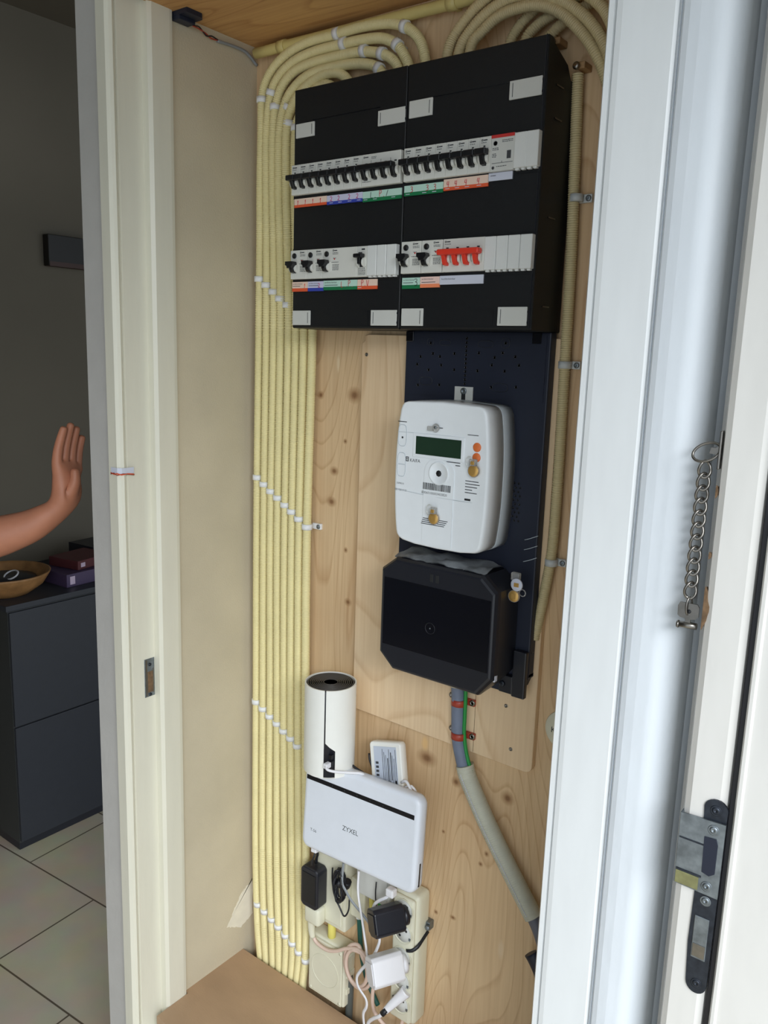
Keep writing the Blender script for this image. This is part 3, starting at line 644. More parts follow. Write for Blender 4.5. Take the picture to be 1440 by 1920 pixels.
# ------------------------------------------------------------ conduits
low = {1596: (-149, -130, -111, -94, -75, -57, -38, -18), 1222: (-153, -134, -116, -98, -79, -61, -43, -24), 905: (-153, -134, -114, -95, -77, -59, -40, -21),
       560: (-153, -133, -113, -92, -71, -50, -32, -13), 385: (-147, -127, -105, -85, -64, -45, -27, -10), 300: (-138, -121, -101, -83, -66, -48, -33, -17), 220: (-132, -116, -98, -82, -66, -50, -36, -22)}
tops = [
 [(-147, 1754), (-147, 1844), (-145, 1932), (-144, 1985), (-135, 2014), (-112, 2036), (-75, 2052), (-33, 2059), (21, 2059), (76, 2060), (128, 2055), (162, 2043), (187, 2022), (199, 1994), (203, 1962)],
 [(-130, 1754), (-132, 1844), (-132, 1930), (-123, 1990), (-103, 2018), (-68, 2035), (-21, 2042), (36, 2042), (76, 2041), (117, 2036), (145, 2022), (162, 2002), (170, 1985), (172, 1962)],
 [(-113, 1752), (-116, 1841), (-116, 1928), (-110, 1973), (-95, 2002), (-66, 2020), (-21, 2026), (36, 2026), (77, 2024), (112, 2016), (136, 2004), (150, 1988), (153, 1962)],
 [(-96, 1751), (-100, 1840), (-99, 1927), (-87, 1972), (-64, 1995), (-32, 2008), (8, 2011), (60, 2009), (98, 2001), (118, 1988), (122, 1962)],
 [(-78, 1750), (-82, 1838), (-82, 1930), (-72, 1962), (-50, 1985), (-14, 2000), (17, 2003), (40, 1996), (54, 1982), (58, 1962)],
 [(-60, 1749), (-64, 1837), (-63, 1925), (-50, 1955), (-30, 1978), (-8, 1988), (14, 1984), (24, 1962)],
 [(-41, 1749), (-45, 1830), (-44, 1890), (-30, 1925), (-8, 1940), (4, 1942)],
 [(-22, 1740), (-26, 1790), (-22, 1830), (-8, 1850), (4, 1856)]]
names = ['against the left wall', 'second from the left wall', 'third from the left wall', 'fourth from the left wall', 'fifth from the left wall', 'sixth from the left wall', 'seventh from the left wall', 'nearest the router']
for k in range(8):
    pts = [(x[k], -20, z) for z, x in sorted(low.items())]+[(x, -20 if k in (0, 1, 2) else -20-1.5*(k == 3)-(2 if k == 4 else 0), z) for x, z in tops[k]]
    tag(MB().tube(pts, 8.1, m_cond, n=11, rib=3.0, amp=.95).build('corrugated_conduit'), 'long cream corrugated conduit of the left bundle, %s' % names[k], 'conduit', 'cream conduits in the left bundle')
loops = [
 ([(258, -50, 1950), (258, -48, 1982), (264, -42, 2006), (286, -40, 2029), (307, -40, 2042), (336, -40, 2052), (384, -40, 2054), (431, -40, 2038), (471, -40, 2011), (491, -40, 1989), (505, -40, 1960), (518, -38, 1920), (526, -36, 1860), (530, -34, 1780), (532, -32, 1600)], 'tan conduit loop above the right case, outermost arch'),
 ([(276, -50, 1950), (277, -46, 1985), (290, -41, 2008), (315, -40, 2026), (347, -40, 2036), (382, -40, 2034), (420, -40, 2021), (446, -40, 2005), (470, -40, 1983), (489, -40, 1957), (503, -38, 1925), (514, -36, 1880), (521, -34, 1800), (524, -32, 1600)], 'tan conduit loop above the right case, middle arch'),
 ([(293, -48, 1950), (295, -44, 1988), (309, -40, 2004), (334, -40, 2018), (365, -40, 2022), (395, -40, 2019), (423, -40, 2006), (449, -40, 1984), (471, -38, 1958), (487, -34, 1930), (497, -28, 1900), (502, -22, 1870), (505, -20, 1820), (506, -20, 1600)], 'tan conduit loop above the right case, innermost arch passing a grey clip')]
for p, l in loops: tag(MB().tube(p, 7.8, m_condR, n=11, rib=3.1, amp=1.0).build('corrugated_conduit'), l, 'conduit', 'tan conduit loops above the right case')
for p, l in [([(336, -18, 1930), (340, -18, 1985), (354, -18, 2008), (376, -18, 2024), (400, -18, 2034), (430, -18, 2044)], 'short tan conduit rising behind the right case, leftmost of three'),
             ([(362, -18, 1930), (364, -18, 1985), (382, -18, 2004), (407, -18, 2014), (431, -18, 2024), (450, -18, 2034)], 'short tan conduit rising behind the right case, middle of three'),
             ([(392, -18, 1930), (395, -18, 1975), (408, -18, 1992), (425, -18, 2002), (447, -18, 2012), (470, -18, 2020)], 'short tan conduit rising behind the right case, rightmost of three')]:
    tag(MB().tube(p, 7.4, m_condR, n=11, rib=3.1, amp=1.0).build('corrugated_conduit'), l, 'conduit', 'short conduits behind the right case')
t = thing('corrugated_conduit', 'tan corrugated conduit running down the wall right of the cases and meter', 'conduit', (450, -12, 1143))
MB().tube([(444, -13, 1934), (448, -12, 1827), (453, -12, 1688), (455, -12, 1542), (457, -12, 1391), (456, -12, 1290), (448, -12, 1215), (438, -12, 1146)], 8, m_condR, n=11, rib=3.0, amp=1.0).build('tube', t)
MB().tube([(439, -12, 1148), (436, -14, 1138), (434, -16, 1128)], 1.6, m_dkmet, n=6).build('wire', t)
q = MB().lathe((434, -20, 1126), [(6, 4), (7, -3), (5, -6), (0, -6)], m_dkmet, ax='y', n=8).box(426, 436, -20, -14, 1119, 1130, m_dkmet, b=1.5); q.build('end_clamp', t)
t = thing('plain_conduit', 'smooth yellow pipe running across the top of the back wall under the ceiling', 'pipe', (160, -16, 2052))
MB().tube([(-160, -20, 2063), (-60, -18, 2063), (227, -18, 2060), (480, -18, 2056), (600, -18, 2056)], 8.6, m_pipe, n=16, step=60).build('tube', t)
for x, z in ((-97, 2063), (243, 2060)):
    q = MB().tube([(x-8, -18, z), (x+8, -18, z)], 10.6, m_pipe, n=16, step=8).box(x-5, x+5, -14, 0, z-6, z+6, m_pipe, b=1); q.build('saddle', t)

# clips
m_tan = mat('tan_block', (160, 126, 86), .6, noise=.2, nscale=60)
def clip(x, y, z, lab, ang=0):
    t = thing('conduit_clip', lab, 'clip', (x, y, z), 'white conduit clips on the left bundle')
    q = MB().tube([(x, y, z-4.8), (x, y, z+4.8)], 9.6, m_clip, n=14, step=8)
    q.build('saddle', t); MB().box(x-4, x+4, y+7, 0, z-3.8, z+3.8, m_clip).build('base', t)
    t.rotation_euler = (0, ang, 0); return t
c0 = None
rowsC = [('in the bottom row', [(-146, 426), (-126, 419), (-105, 411), (-86, 403), (-66, 393), (-46, 385), (-28, 374), (-9, 364)]),
         ('in the row beside the router', [(-153, 874), (-134, 865), (-115, 855), (-95, 846), (-77, 836), (-58, 827), (-40, 817)]),
         ('in the row left of the meter', [(-152, 1325), (-134, 1314), (-116, 1303), (-98, 1293), (-79, 1282), (-62, 1272), (-44, 1261)]),
         ('in the row left of the black cases', [(-149, 1686), (-131, 1675), (-113, 1663), (-96, 1651), (-78, 1640)]),
         ('in the uppermost row', [(-144.5, 1986), (-121, 1994), (-112, 1970), (-80, 1965, .45), (-80, 1940, .15), (-62, 1930)])]
for rn, pts in rowsC:
    for i, p in enumerate(pts):
        lab = 'white clip %s, %s from the left' % (rn, ORD[i])
        if c0 is None: c0 = clip(p[0], -20, p[1], lab); continue
        c = copy_tree(c0); c.location = (p[0]/1000, -.020, p[1]/1000); c['label'] = lab
        if len(p) > 2: c.rotation_euler = (0, p[2], 0)
        elif rn == 'in the uppermost row' and i == 1: c.rotation_euler = (0, .3, 0)
for i, (x, z, a, l) in enumerate([(26, 2059, 1.53, 'on the top arch, left clip'), (40, 2042, 1.57, 'on the second arch, left clip'), (82, 2024, 1.65, 'on the third arch, halfway along'), (160, 2044, 1.95, 'on the top arch where it bends down'), (147, 2021, 2.3, 'on the second arch where it bends down'), (118, 2014, 1.9, 'on the third arch where it bends down'), (113, 1993, 2.1, 'on the fourth arch at the case edge')]):
    c = copy_tree(c0); c.location = (x/1000, -.021, z/1000); c.rotation_euler = (0, a, 0); c['label'] = 'white clip above the left case, %s' % l
def clamp(x, z, lab, side=1, y=-12, m=None, wd=9.4, scr=True):
    t = thing('screw_clamp', lab, 'clamp', (x, 0, z), 'screwed clamps at the right')
    m = m or m_clipg
    q = MB().tube([(x, y, z-5), (x, y, z+5)], wd, m, n=16, step=10).box(min(x, x+side*20), max(x, x+side*20), -6, 0, z-5.5, z+5.5, m, b=1); sd = q.build('saddle', t)
    xs = x+side*15
    q = MB().lathe((xs, -6, z), [(4.2, 0), (4.0, -1.2), (2, -2), (0, -1.4)], m_zinc, n=14); q.build('screw', sd); return t
clamp(-24, 1249, 'white clamp with a screw tab on the conduit nearest the router, left of meter', y=-20, m=m_clip, wd=9.8)
clamp(454, 1777, 'grey clamp with screw beside the black case, upper on the right conduit')
clamp(455, 1554, 'grey clamp with screw on the right conduit, level with the mounting plate')
clamp(456, 1268, 'grey clamp with screw on the right conduit, below the meter')
clamp(503, 1893, 'grey clamp holding the inner conduit arch at the right frame', side=-1, y=-26)
t = thing('wall_clip', 'small grey screwed clip half hidden behind the right frame', 'clip', (492, 0, 1543))
MB().box(485, 503, -5, 0, 1543, 1554, m_clipg, b=1).build('clip_body', t); MB().lathe((491, -5, 1548.5), [(3.6, 0), (3.4, -1), (0, -1.4)], m_dkmet, n=12).build('screw', t)
for x, z, l in ((411, 1977, 'tan block and screw on the top right corner of the right case'), (449, 1941, 'tan block and screw at the top of the right conduit')):
    t = thing('screw_bracket', l, 'bracket', (x, 0, z-6))
    q = MB().box(x-3, x+9, -24, 0, z-4, z+5, m_tan, b=1.5); q.build('bracket', t)
    MB().lathe((x-1, -26, z-1), [(4.8, 0), (5, -3), (3, -5), (0, -5)], m_steel, n=14).build('screw', t)
tag(MB().lathe((492, 0, 1009), [(31, 0), (31, -2), (30, -3), (0, -3)], m_ivory, n=40).text('K', 471, -3.2, 1002, 13, m_inkd).build('round_sticker'), 'round white disc lettered K, half hidden behind the right frame', 'sign')

# ------------------------------------------------------------ supply cable
t = thing('supply_cable', 'grey-blue supply cable with a green wire dropping from the terminal box', 'cable', (330, -20, 900))
MB().tube([(316, -30, 1075), (315, -26, 1050), (316, -24, 1027), (317, -22, 985), (320, -22, 948), (329, -22, 915), (340, -22, 885)], 11.5, m_bluecab, n=18).build('sheath', t)
MB().tube([(315, -30, 1072), (315.5, -27, 1042)], 13.2, m_ivory, n=18, step=10).build('collar', t)
MB().tube([(331, -30, 1070), (331, -26, 1030), (330.5, -24, 990), (331, -24, 962), (337, -24, 930), (348, -24, 900), (350, -22, 885)], 3.2, m_green, n=8).build('earth_wire', t)
for z, l in ((1012, 'upper brick-red saddle clamping the supply cable below the terminal box'), (955, 'lower brick-red saddle clamping the supply cable above the ribbed sleeve')):
    x = 317 if z > 1000 else 320
    t = thing('cable_saddle', l, 'clamp', (x, 0, z), 'red saddles on the supply cable')
    q = MB().tube([(x, -22, z-5.5), (x, -22, z+5.5)], 13, m_redcl, n=18, step=11).box(x+8, x+26, -18, -11, z-4, z+7, m_redcl, b=1.5).box(x-21, x-9, -16, -11, z-1, z+9, m_redcl, b=1.5); sd = q.build('saddle', t)
    for xx, zz in ((x+22, z+2), (x-17, z+5)): MB().lathe((xx, -17, zz), [(5.2, 1), (5, -1.4), (2.6, -2.2), (2.2, -1), (0, -1)], m_steel, n=16).build('screw', sd)
t = thing('ribbed_sleeve', 'pale grey ribbed sleeve leading the supply cable down to the right', 'pipe', (410, -22, 690))
MB().tube([(334, -22, 907), (341, -22, 888), (356, -22, 862), (384, -22, 818), (430, -22, 754), (474, -22, 696)], 15, m_sleeve, n=20, rib=3.4, amp=.6).build('sleeve', t)
MB().tube([(334.5, -36, 897), (342, -37.4, 885), (357, -37.4, 860), (385, -37.4, 816), (430, -37.2, 755), (470, -37.2, 701)], .8, m_lwh, n=5, rib=3.4, amp=.6).build('stripe', t)
MB().tube([(468, -22, 704), (486, -22, 675), (500, -22, 640), (512, -22, 590)], 10.5, m_dpipe, n=16).build('lower_pipe', t)
tag(MB().tube([(476, -26, 634), (486, -26, 622), (498, -26, 600), (505, -26, 560), (506, -26, 420)], 12, m_plate, n=14, flat=.7).build('dark_hose'), 'dark blue bent hose end at the foot of the right frame', 'hose')

# ------------------------------------------------------------ mesh router cylinder
cx, cy = 88, -75
t = thing('mesh_router', 'white cylindrical wireless router with black spiral top', 'router', (cx, cy, 839))
q = MB(); m_cgrey = mat('vent_ring_grey', (72, 70, 68), .5)
a0 = -math.pi/2+.52                      # slot faces the viewer's right
def shell(z0, z1, a_from, a_to, r=45):
    n = 110; ang = [a_from+(a_to-a_from)*i/n for i in range(n+1)]
    O = [(r*math.cos(a), r*math.sin(a)) for a in ang]; I = [((r-2.4)*math.cos(a), (r-2.4)*math.sin(a)) for a in reversed(ang)]
    return [(cx+a, cy+b_) for a, b_ in O+I], z0, z1
for z0, z1, A, B in ((840, 1000, a0+.03, a0+2*math.pi-.03-.0),):
    pts, _, _ = shell(900, z1, A, B); q.prism(pts, 905, z1, m_decow, axis='z')
    pts, _, _ = shell(840, 905, a0+.42, B); q.prism(pts, 840, 905, m_decow, axis='z')
pts, _, _ = shell(840, 905, a0+.03, a0+.42)
q.add([(cx+45*math.cos(a0+.03), cy+45*math.sin(a0+.03), 905), (cx+45*math.cos(a0+.42), cy+45*math.sin(a0+.42), 905), (cx+45*math.cos(a0+.42), cy+45*math.sin(a0+.42), 890), (cx+44*math.cos(a0+.2), cy+44*math.sin(a0+.2), 897)], [(0, 1, 2, 3)], m_decow)
q.lathe((cx, cy, 840), [(36, -3), (43.5, -1), (45, 1)], m_decow, ax='z', n=48)
q.build('shell', t)
q = MB().lathe((cx, cy, 0), [(0, 839), (42.4, 839), (42.4, 996), (41, 998), (9, 998), (8, 991), (0, 991)], m_dark, ax='z', n=48)
for i in range(9): q.lathe((cx, cy, 998), [(12+i*3.3, 0), (12.4+i*3.3, 1.4), (13.4+i*3.3, 1.4), (13.6+i*3.3, 0)], m_cgrey, ax='z', n=48)
q.build('core', t)
px_, py_ = cx+42.6*math.cos(a0+.22), cy+42.6*math.sin(a0+.22)
q = MB().box(px_-4, px_+6, py_-1.5, py_+5, 862, 873, m_inkd, b=.5).box(px_-3, px_+5, py_-1.5, py_+5, 876, 884, m_gloss, b=.5); q.build('ports', t)
tag(MB().box(px_-3, px_+5, py_-14, py_-2, 863, 872, m_wcord, b=1).tube([(px_+1, py_-12, 867), (px_+8, py_-14, 864), (px_+18, py_-4, 860), (px_+32, py_+14, 856), (px_+46, py_+34, 850), (px_+52, py_+44, 830)], 2.4, m_wcord, n=8).build('ethernet_cable'), 'short white network cord plugged into the back of the cylindrical router', 'cord')

# ------------------------------------------------------------ flat modem router
ya, pi_, ro = math.radians(-.2), math.radians(-6.3), math.radians(-2.4)
Rm = Matrix.Rotation(ya, 4, 'Z') @ Matrix.Rotation(pi_, 4, 'X') @ Matrix.Rotation(ro, 4, 'Y')
t = thing('modem_router', 'flat white modem router with a thin black stripe, mounted below the cylinder', 'router', (170, -80, 768), rot=Rm.to_euler())
def rr_ring(y, g, W=252, H=165, rad=17, sl=0):
    pts = []
    for qx, qz, a1 in ((1, 1, 0), (-1, 1, 90), (-1, -1, 180), (1, -1, 270)):
        for k in range(7):
            a = math.radians(a1+15*k); pts.append((qx*(W/2-rad)+(rad-g)*math.cos(a), y, qz*(H/2-rad)+(rad-g)*math.sin(a)+sl*0))
    return pts
MB().loft([rr_ring(14, 6), rr_ring(9, 1), rr_ring(2, 0), rr_ring(-6, 0), rr_ring(-10, 1.2), rr_ring(-12.5, 4), rr_ring(-13, 9)], m_hotw).build('housing', t)
q = MB().box(-120, 116, -13.6, -12.5, 44, 52, m_gloss, b=.3, seg=1)
for k in range(5): q.lathe((-60+k*28, -13.6, 48), [(.9, 0), (.9, -.1), (0, -.1)], m_ink, n=8)
q.build('light_strip', t)
q = MB().text('ZYXEL', -32, -13.05, -22, 12, m_ink, sx=1.0).text('T-56', -105, -13.05, -48, 7.5, m_ink); q.build('printed_logo', t)
q = MB().box(118, 124, -4, 2, -60, -45, m_ink, b=.5).box(123.8, 126.3, -3, 1, -70, -30, m_gloss, b=.4); q.build('side_switch', t)
q = MB().box(-108, -96, -5, 6, -92, -80, m_wcord, b=1.5).tube([(-101, 0, -90), (-98, -6, -96), (-103, -4, -106), (-106, -2, -118)], 1.8, m_bcord, n=8)
tag(q.build('power_lead', off=(0, 0, 0)), 'white plug and black lead at the lower left edge of the modem router', 'cord')
pl = bpy.data.objects['power_lead']; pl.matrix_world = Matrix.Translation((.170, -.080, .768)) @ Rm

# small hub standing behind the modem
Rh = Matrix.Rotation(math.radians(1), 4, 'Z') @ Matrix.Rotation(math.radians(-9), 4, 'X') @ Matrix.Rotation(math.radians(-14), 4, 'Y')
t = thing('network_hub', 'small white device with a silver specification label, upright behind the modem router', 'hub', (192, -37, 862), rot=Rh.to_euler())
MB().loft([rr_ring(9, 1.5, 66, 84, 7), rr_ring(7, 0, 66, 84, 7), rr_ring(-7, 0, 66, 84, 7), rr_ring(-9, 2, 66, 84, 7)], m_decow).build('housing', t)
q = MB().box(-24, 24, -9.5, -8.8, -36, 34, m_lab)
for k in range(9):
    q.box(-6+k*3.4, -6+k*3.4+(1.8 if k in (3, 5) else .8), -9.7, -9.4, -30+(k % 3)*4, 30-(k % 4)*5, m_ink)
for k in range(6): q.box(-21, -15, -9.7, -9.4, 4-k*7, 8-k*7, m_ink)
q.box(4, 9, -9.7, -9.4, -33, -24, m_ink).box(18, 22, -9.7, -9.4, -32, -22, m_inkd)
q.build('specification_label', t)
tag(MB().tube([(228, -48, 848), (240, -52, 856), (252, -56, 848), (262, -58, 836), (266, -58, 822), (264, -56, 790)], 2.6, m_wcord, n=8).tube([(236, -50, 843), (250, -50, 850), (258, -48, 842)], 2.2, m_wcord, n=8).build('hub_cord'), 'white cord curling out beside the small labelled device', 'cord')
tag(MB().tube([(105, -62, 862), (118, -64, 858), (135, -60, 848), (158, -58, 842), (178, -60, 838), (200, -70, 826), (228, -76, 826), (246, -72, 840)], 2, m_bcord, n=8).tube([(150, -40, 872), (153, -42, 862), (162, -44, 848), (166, -44, 830)], 1.8, m_bcord, n=8).tube([(156, -38, 868), (164, -42, 856), (172, -44, 842)], 1.8, m_bcord, n=8).build('black_lead'), 'thin black lead lying along the top edge of the modem router', 'cord')

# ------------------------------------------------------------ adapters, boxes and sockets under the modem
t = thing('black_power_adapter', 'black rectangular power adapter plugged in at the far left below the modem', 'power adapter', (40, -55, 520))
q = MB().prism([(17, 536), (17, 606), (23, 613), (54, 613), (60, 606), (60, 536), (54, 530), (23, 530)], -68, -40, m_dark, b=-3, seg=2); q.box(22, 55, -69, -67, 540, 602, m_tog, b=.6); q.build('body', t)
MB().tube([(40, -50, 616), (42, -52, 628), (48, -56, 640), (52, -62, 650)], 3, m_bcord, n=8).build('lead', t)
t = thing('surface_socket', 'ivory surface socket block behind the black adapter', 'socket', (65, 0, 480))
MB().box(24, 102, -36, 0, 487, 645, m_ivory, b=4, seg=3).box(30, 96, -40, -36, 498, 640, m_ivory, b=2).build('housing', t)
tag(MB().box(102, 136, -22, 0, 520, 600, m_ivory, b=3).build('small_junction_cover'), 'small ivory cover right of the surface socket', 'junction box')
tag(MB().tube([(57, -20, 490), (57, -20, 440)], 8, m_yel, n=16, step=20).build('yellow_tube'), 'short bright yellow tube between the socket block and the junction box', 'tube')
t = thing('junction_box', 'ivory square junction box at the closet floor beside the conduits', 'junction box', (58, 0, 322))
q = MB().box(12, 102, -34, 0, 322, 450, m_ivory, b=5, seg=3).box(15, 99, -37.5, -34, 326, 446, m_ivory, b=3, seg=2)
q.lathe((56, -37.5, 385), [(34, .2), (34, -.6), (33, -.6), (33, .2)], m_ivory, n=40)
for x, z in ((20, 332), (94, 332), (20, 440), (94, 440)): q.lathe((x, -37.5, z), [(3, 0), (3, -.8), (0, -.8)], m_ivory, n=10)
for z in (350, 385, 420): q.box(9, 13, -28, -6, z, z+12, m_ivory, b=1).box(101, 105, -28, -6, z, z+12, m_ivory, b=1)
q.build('housing', t)
t = thing('white_plug', 'ivory angled plug below the black adapter with a pink cord', 'plug', (36, -45, 440))
MB().box(20, 58, -62, -38, 490, 528, m_ivory, b=7, seg=3).build('body', t)
MB().tube([(30, -48, 500), (28, -47, 480), (28, -46, 462), (30, -45, 450)], 8, m_ivory, n=12, taper=lambda u_: 9-3.5*u_).build('strain_relief', t)
coil = [(30, -44, 452), (40, -44, 442), (66, -44, 440), (90, -44, 450), (115, -44, 468), (145, -44, 480), (165, -44, 470)]
for k in range(2):
    r1 = 36-k*8
    for a in range(0, 360, 30): coil.append((140+r1*.9*math.cos(math.radians(60-a)), -40-k*5, 440+(r1+8)*math.sin(math.radians(60-a))))
coil += [(175, -36, 470), (190, -38, 455), (190, -44, 440), (182, -46, 425), (180, -46, 395), (184, -44, 372), (196, -42, 360), (212, -40, 352), (232, -34, 352), (240, -30, 380)]
MB().tube(coil, 3.6, m_pink, n=8).build('cord', t)
t = thing('cable_entry_box', 'grey-white cable box behind the modem with yellow and green wires', 'junction box', (170, 0, 590))
MB().box(130, 206, -42, 0, 592, 668, m_tab, b=4, seg=3).box(134, 202, -44, -42, 596, 664, m_tab, b=1).build('housing', t)
MB().tube([(151, -20, 600), (150, -18, 566), (149, -14, 545)], 5, m_yel, n=10).build('yellow_wire', t); MB().tube([(167, -20, 600), (168, -16, 560), (170, -12, 520)], 4, m_green, n=10).build('green_wire', t)
tag(MB().tube([(114, -10, 585), (114, -10, 530), (116, -8, 485), (120, -8, 450), (127, -8, 418), (140, -8, 385), (165, -8, 350)], 4.6, m_dgreen, n=10).tube([(114, -10, 512), (114, -10, 518)], 5.6, m_clip, n=10, step=6).build('teal_wire'), 'dark teal insulated wire running down the plywood behind the cords', 'wire')
tag(MB().tube([(86, -14, 398), (96, -14, 386), (101, -14, 360), (100, -14, 315), (99, -14, 260)], 7.4, m_dgcab, n=12).build('grey_cable'), 'thick dark grey cable curving down right of the junction box', 'cable')
r = random.Random(11); cl = []
for k in range(11):
    ph = r.uniform(-.25, .25); rx, rz = r.uniform(9, 15), r.uniform(26, 36)
    for a in range(0, 360, 45): cl.append((106+ph*18+rx*math.cos(math.radians(a)), -52-r.uniform(0, 14), 604+ph*12+rz*math.sin(math.radians(a))))
q = MB().tube(cl, 1.5, m_bcord, n=6, step=5).tube([(82, -52, 625), (84, -54, 600), (92, -56, 575), (108, -58, 556), (118, -58, 545), (126, -56, 560), (124, -52, 580)], 1.6, m_bcord, n=6).tube([(100, -60, 610), (112, -50, 600), (117, -50, 612)], 8, m_bcord, n=8)
tag(q.build('coiled_black_cord'), 'bunched coil of thin black cord hanging under the modem router', 'cord')
for p, l in [([(116, -62, 655), (117, -66, 620), (126, -66, 606), (140, -66, 592), (160, -62, 575), (176, -60, 562), (184, -55, 540)], ('grey_flat_cord', 'grey flat cord slanting down under the modem', m_gcord, 3)),
             ([(152, -62, 655), (155, -66, 615), (166, -66, 566), (174, -64, 520), (178, -60, 485), (182, -56, 470)], ('white_round_cord', 'white cord hanging straight down from under the modem router', m_wcord, 2.2)),
             ([(183, -50, 640), (182, -50, 615), (184, -48, 590), (190, -44, 570)], ('thin_black_wire', 'thin black wire in front of the cable box', m_bcord, 1.2)),
             ([(229, -66, 652), (222, -70, 640), (206, -72, 626), (196, -72, 612), (193, -72, 590), (199, -72, 572), (212, -74, 556), (206, -74, 530), (194, -74, 505), (172, -74, 470), (164, -74, 452), (168, -74, 435), (186, -74, 420), (188, -74, 405), (180, -72, 385), (181, -70, 360), (188, -68, 330)], ('white_flat_cord', 'long white flat cord looping from the modem down past the plugs', m_wcord, 3.0))]:
    tag(MB().tube(p, l[3], l[2], n=8, flat=1.0 if l[3] < 2.5 else .5).build(l[0]), l[1], 'cord')
tag(MB().box(222, 238, -76, -62, 645, 660, m_wcord, b=2.5).build('cord_connector'), 'white connector plugged in the lower right edge of the modem', 'connector')

# power strip
t = thing('power_strip', 'ivory vertical power strip with five sockets at the right of the plugs', 'power strip', (243, 0, 380))
q = MB().box(214, 268, -38, 0, 382, 640, m_ivory, b=9, seg=4).box(218, 263, -46, -36, 388, 634, m_ivory, b=5, seg=3); q.build('housing', t)
for i, z in enumerate((612, 565, 518, 471, 424)):
    q = MB().lathe((242, -46, z), [(20, .5), (20, -1.2), (18.4, -1.4), (17.6, -.3), (17, -.1), (0, -.1)], m_ivory, n=30)
    q.lathe((242, -46.1, z), [(16.6, 0), (16.6, -.2), (0, -.2)], m_tab, n=30)
    for s_ in (-1, 1): q.lathe((242+s_*6.5, -46.3, z+s_*6.5), [(2.6, 0), (2.6, -.2), (0, -.2)], m_inkd, n=12); q.box(242+s_*15-2, 242+s_*15+2, -47.6, -46, z-2.5-s_*6, z+2.5-s_*6, m_zinc, b=.6)
    q.build('socket', t)
tag(MB().tube([(252, -47.5, 536), (262, -46, 540), (268.5, -38, 546), (269.5, -25, 553), (269.5, -8, 560)], 3.2, m_bcord, n=8, flat=.4).build('cable_tie'), 'black strap around the right side of the power strip', 'strap')
tag(MB().box(262, 276, -14, 0, 566, 582, m_zinc, b=1.5).lathe((274, -14, 574), [(5, 0), (5, -5), (3, -6), (0, -6)], m_zinc, n=6).build('pipe_bracket'), 'small galvanised bracket right of the power strip', 'bracket')
def plug(name, lab, cat, c, rot, m, W, H, D, lead=None):
    t = thing(name, lab, cat, c, rot=rot)
    q = MB().prism([(-W/2, -H/2+6), (-W/2, H/2-6), (-W/2+6, H/2), (W/2-6, H/2), (W/2, H/2-6), (W/2, -H/2+6), (W/2-6, -H/2), (-W/2+6, -H/2)], -D, 0, m, b=-2, seg=2)
    q.prism([(-W/2+4, -H/2+8), (-W/2+4, H/2-8), (W/2-4, H/2-8), (W/2-4, -H/2+8)], -D-1.5, -D, m, b=1)
    q.build('body', t); q = MB().lathe((0, 0, 0), [(17, 9), (17, 0), (0, 0)], m, n=24); q.build('plug_base', t); return t
plug('black_plug_adapter', 'chunky black plug adapter in the top socket of the power strip', 'power adapter', (244, -56, 606), (math.radians(0), math.radians(-24), math.radians(-28)), m_dark, 36, 46, 56)
plug('white_plug_adapter', 'chunky white plug adapter in the middle of the power strip', 'power adapter', (246, -56, 512), (math.radians(0), math.radians(-24), math.radians(-28)), m_wcord, 36, 50, 58)
t = thing('thin_plug', 'slim white two-pin plug in the lowest socket with a black collar', 'plug', (246, -50, 446))
MB().tube([(256, -49, 458), (248, -56, 446), (238, -66, 432), (230, -74, 420)], 8.5, m_wcord, n=10, flat=.7, taper=lambda u_: 11-5*u_).build('body', t)
MB().tube([(232, -72, 423), (226, -78, 414)], 5.2, m_bcord, n=10, step=10).build('collar', t)
MB().tube([(228, -76, 417), (220, -78, 406), (206, -76, 392), (192, -72, 372), (184, -68, 340)], 3.4, m_wcord, n=8, flat=.6).build('cord', t)

# ------------------------------------------------------------ top left detector box and bell wire
t = thing('ceiling_box', 'dark grey-blue box fixed in the upper left corner of the closet', 'box', (-160, -168, 2067))
MB().prism([(-177, -186), (-177, -150), (-146, -150), (-140, -156), (-140, -186)], 2073, 2080, m_plate, axis='z').build('housing', t)
MB().box(-177, -158, -186, -154, 2067, 2073.5, m_plate, b=1).build('lip', t)
t = thing('bell_wire', 'thin grey cable ending in red and black wires along the ceiling edge', 'wire', (-170, -90, 2060))
MB().tube([(-173, -5, 2050), (-173, -30, 2064), (-174, -60, 2066), (-174, -95, 2064)], 2.6, m_gcord, n=8).build('sheath', t)
for k, mm in enumerate((m_redcl, m_dark)):
    MB().tube([(-173, -93, 2065), (-172+k*2, -110, 2063+k*3), (-170, -122, 2066-k*3), (-168, -138, 2068+k*3), (-162, -156, 2066)], 1.2, mm, n=6).build('core_wire', t)

# ------------------------------------------------------------ closet door strike on the left frame
t = thing('closet_strike_plate', 'small worn metal strike plate on the left cream frame', 'strike plate', (-188, -247, 948))
q = MB()
q.box(-188.2, -187, -258, -237, 948, 1019, m_zinc, b=.3, seg=1).box(-187.3, -186.8, -252, -240, 956, 995, m_chip, b=.1)
q.box(-187.2, -186.4, -256, -253, 950, 1017, m_steel).box(-187.2, -186.4, -241, -239, 954, 1000, m_steel)
q.build('plate', t)
for z in (1008, 952): MB().lathe((-187, -247, z), [(3, 0), (3, .9), (0, .9)], m_dkmet, ax='x', n=10).build('screw', t)
t = thing('tape_strip', 'scrap of clear tape with an orange edge stuck on the left frame', 'tape', (-200, -301, 1350))
MB().prism([(-206, -301), (-189, -301), (-183, -296), (-182.6, -290), (-184, -272), (-184.4, -272), (-183.2, -290), (-183.6, -295.5), (-189.4, -300.5), (-206, -300.5)], 1353, 1363, m_lwh, axis='z').build('tape', t)
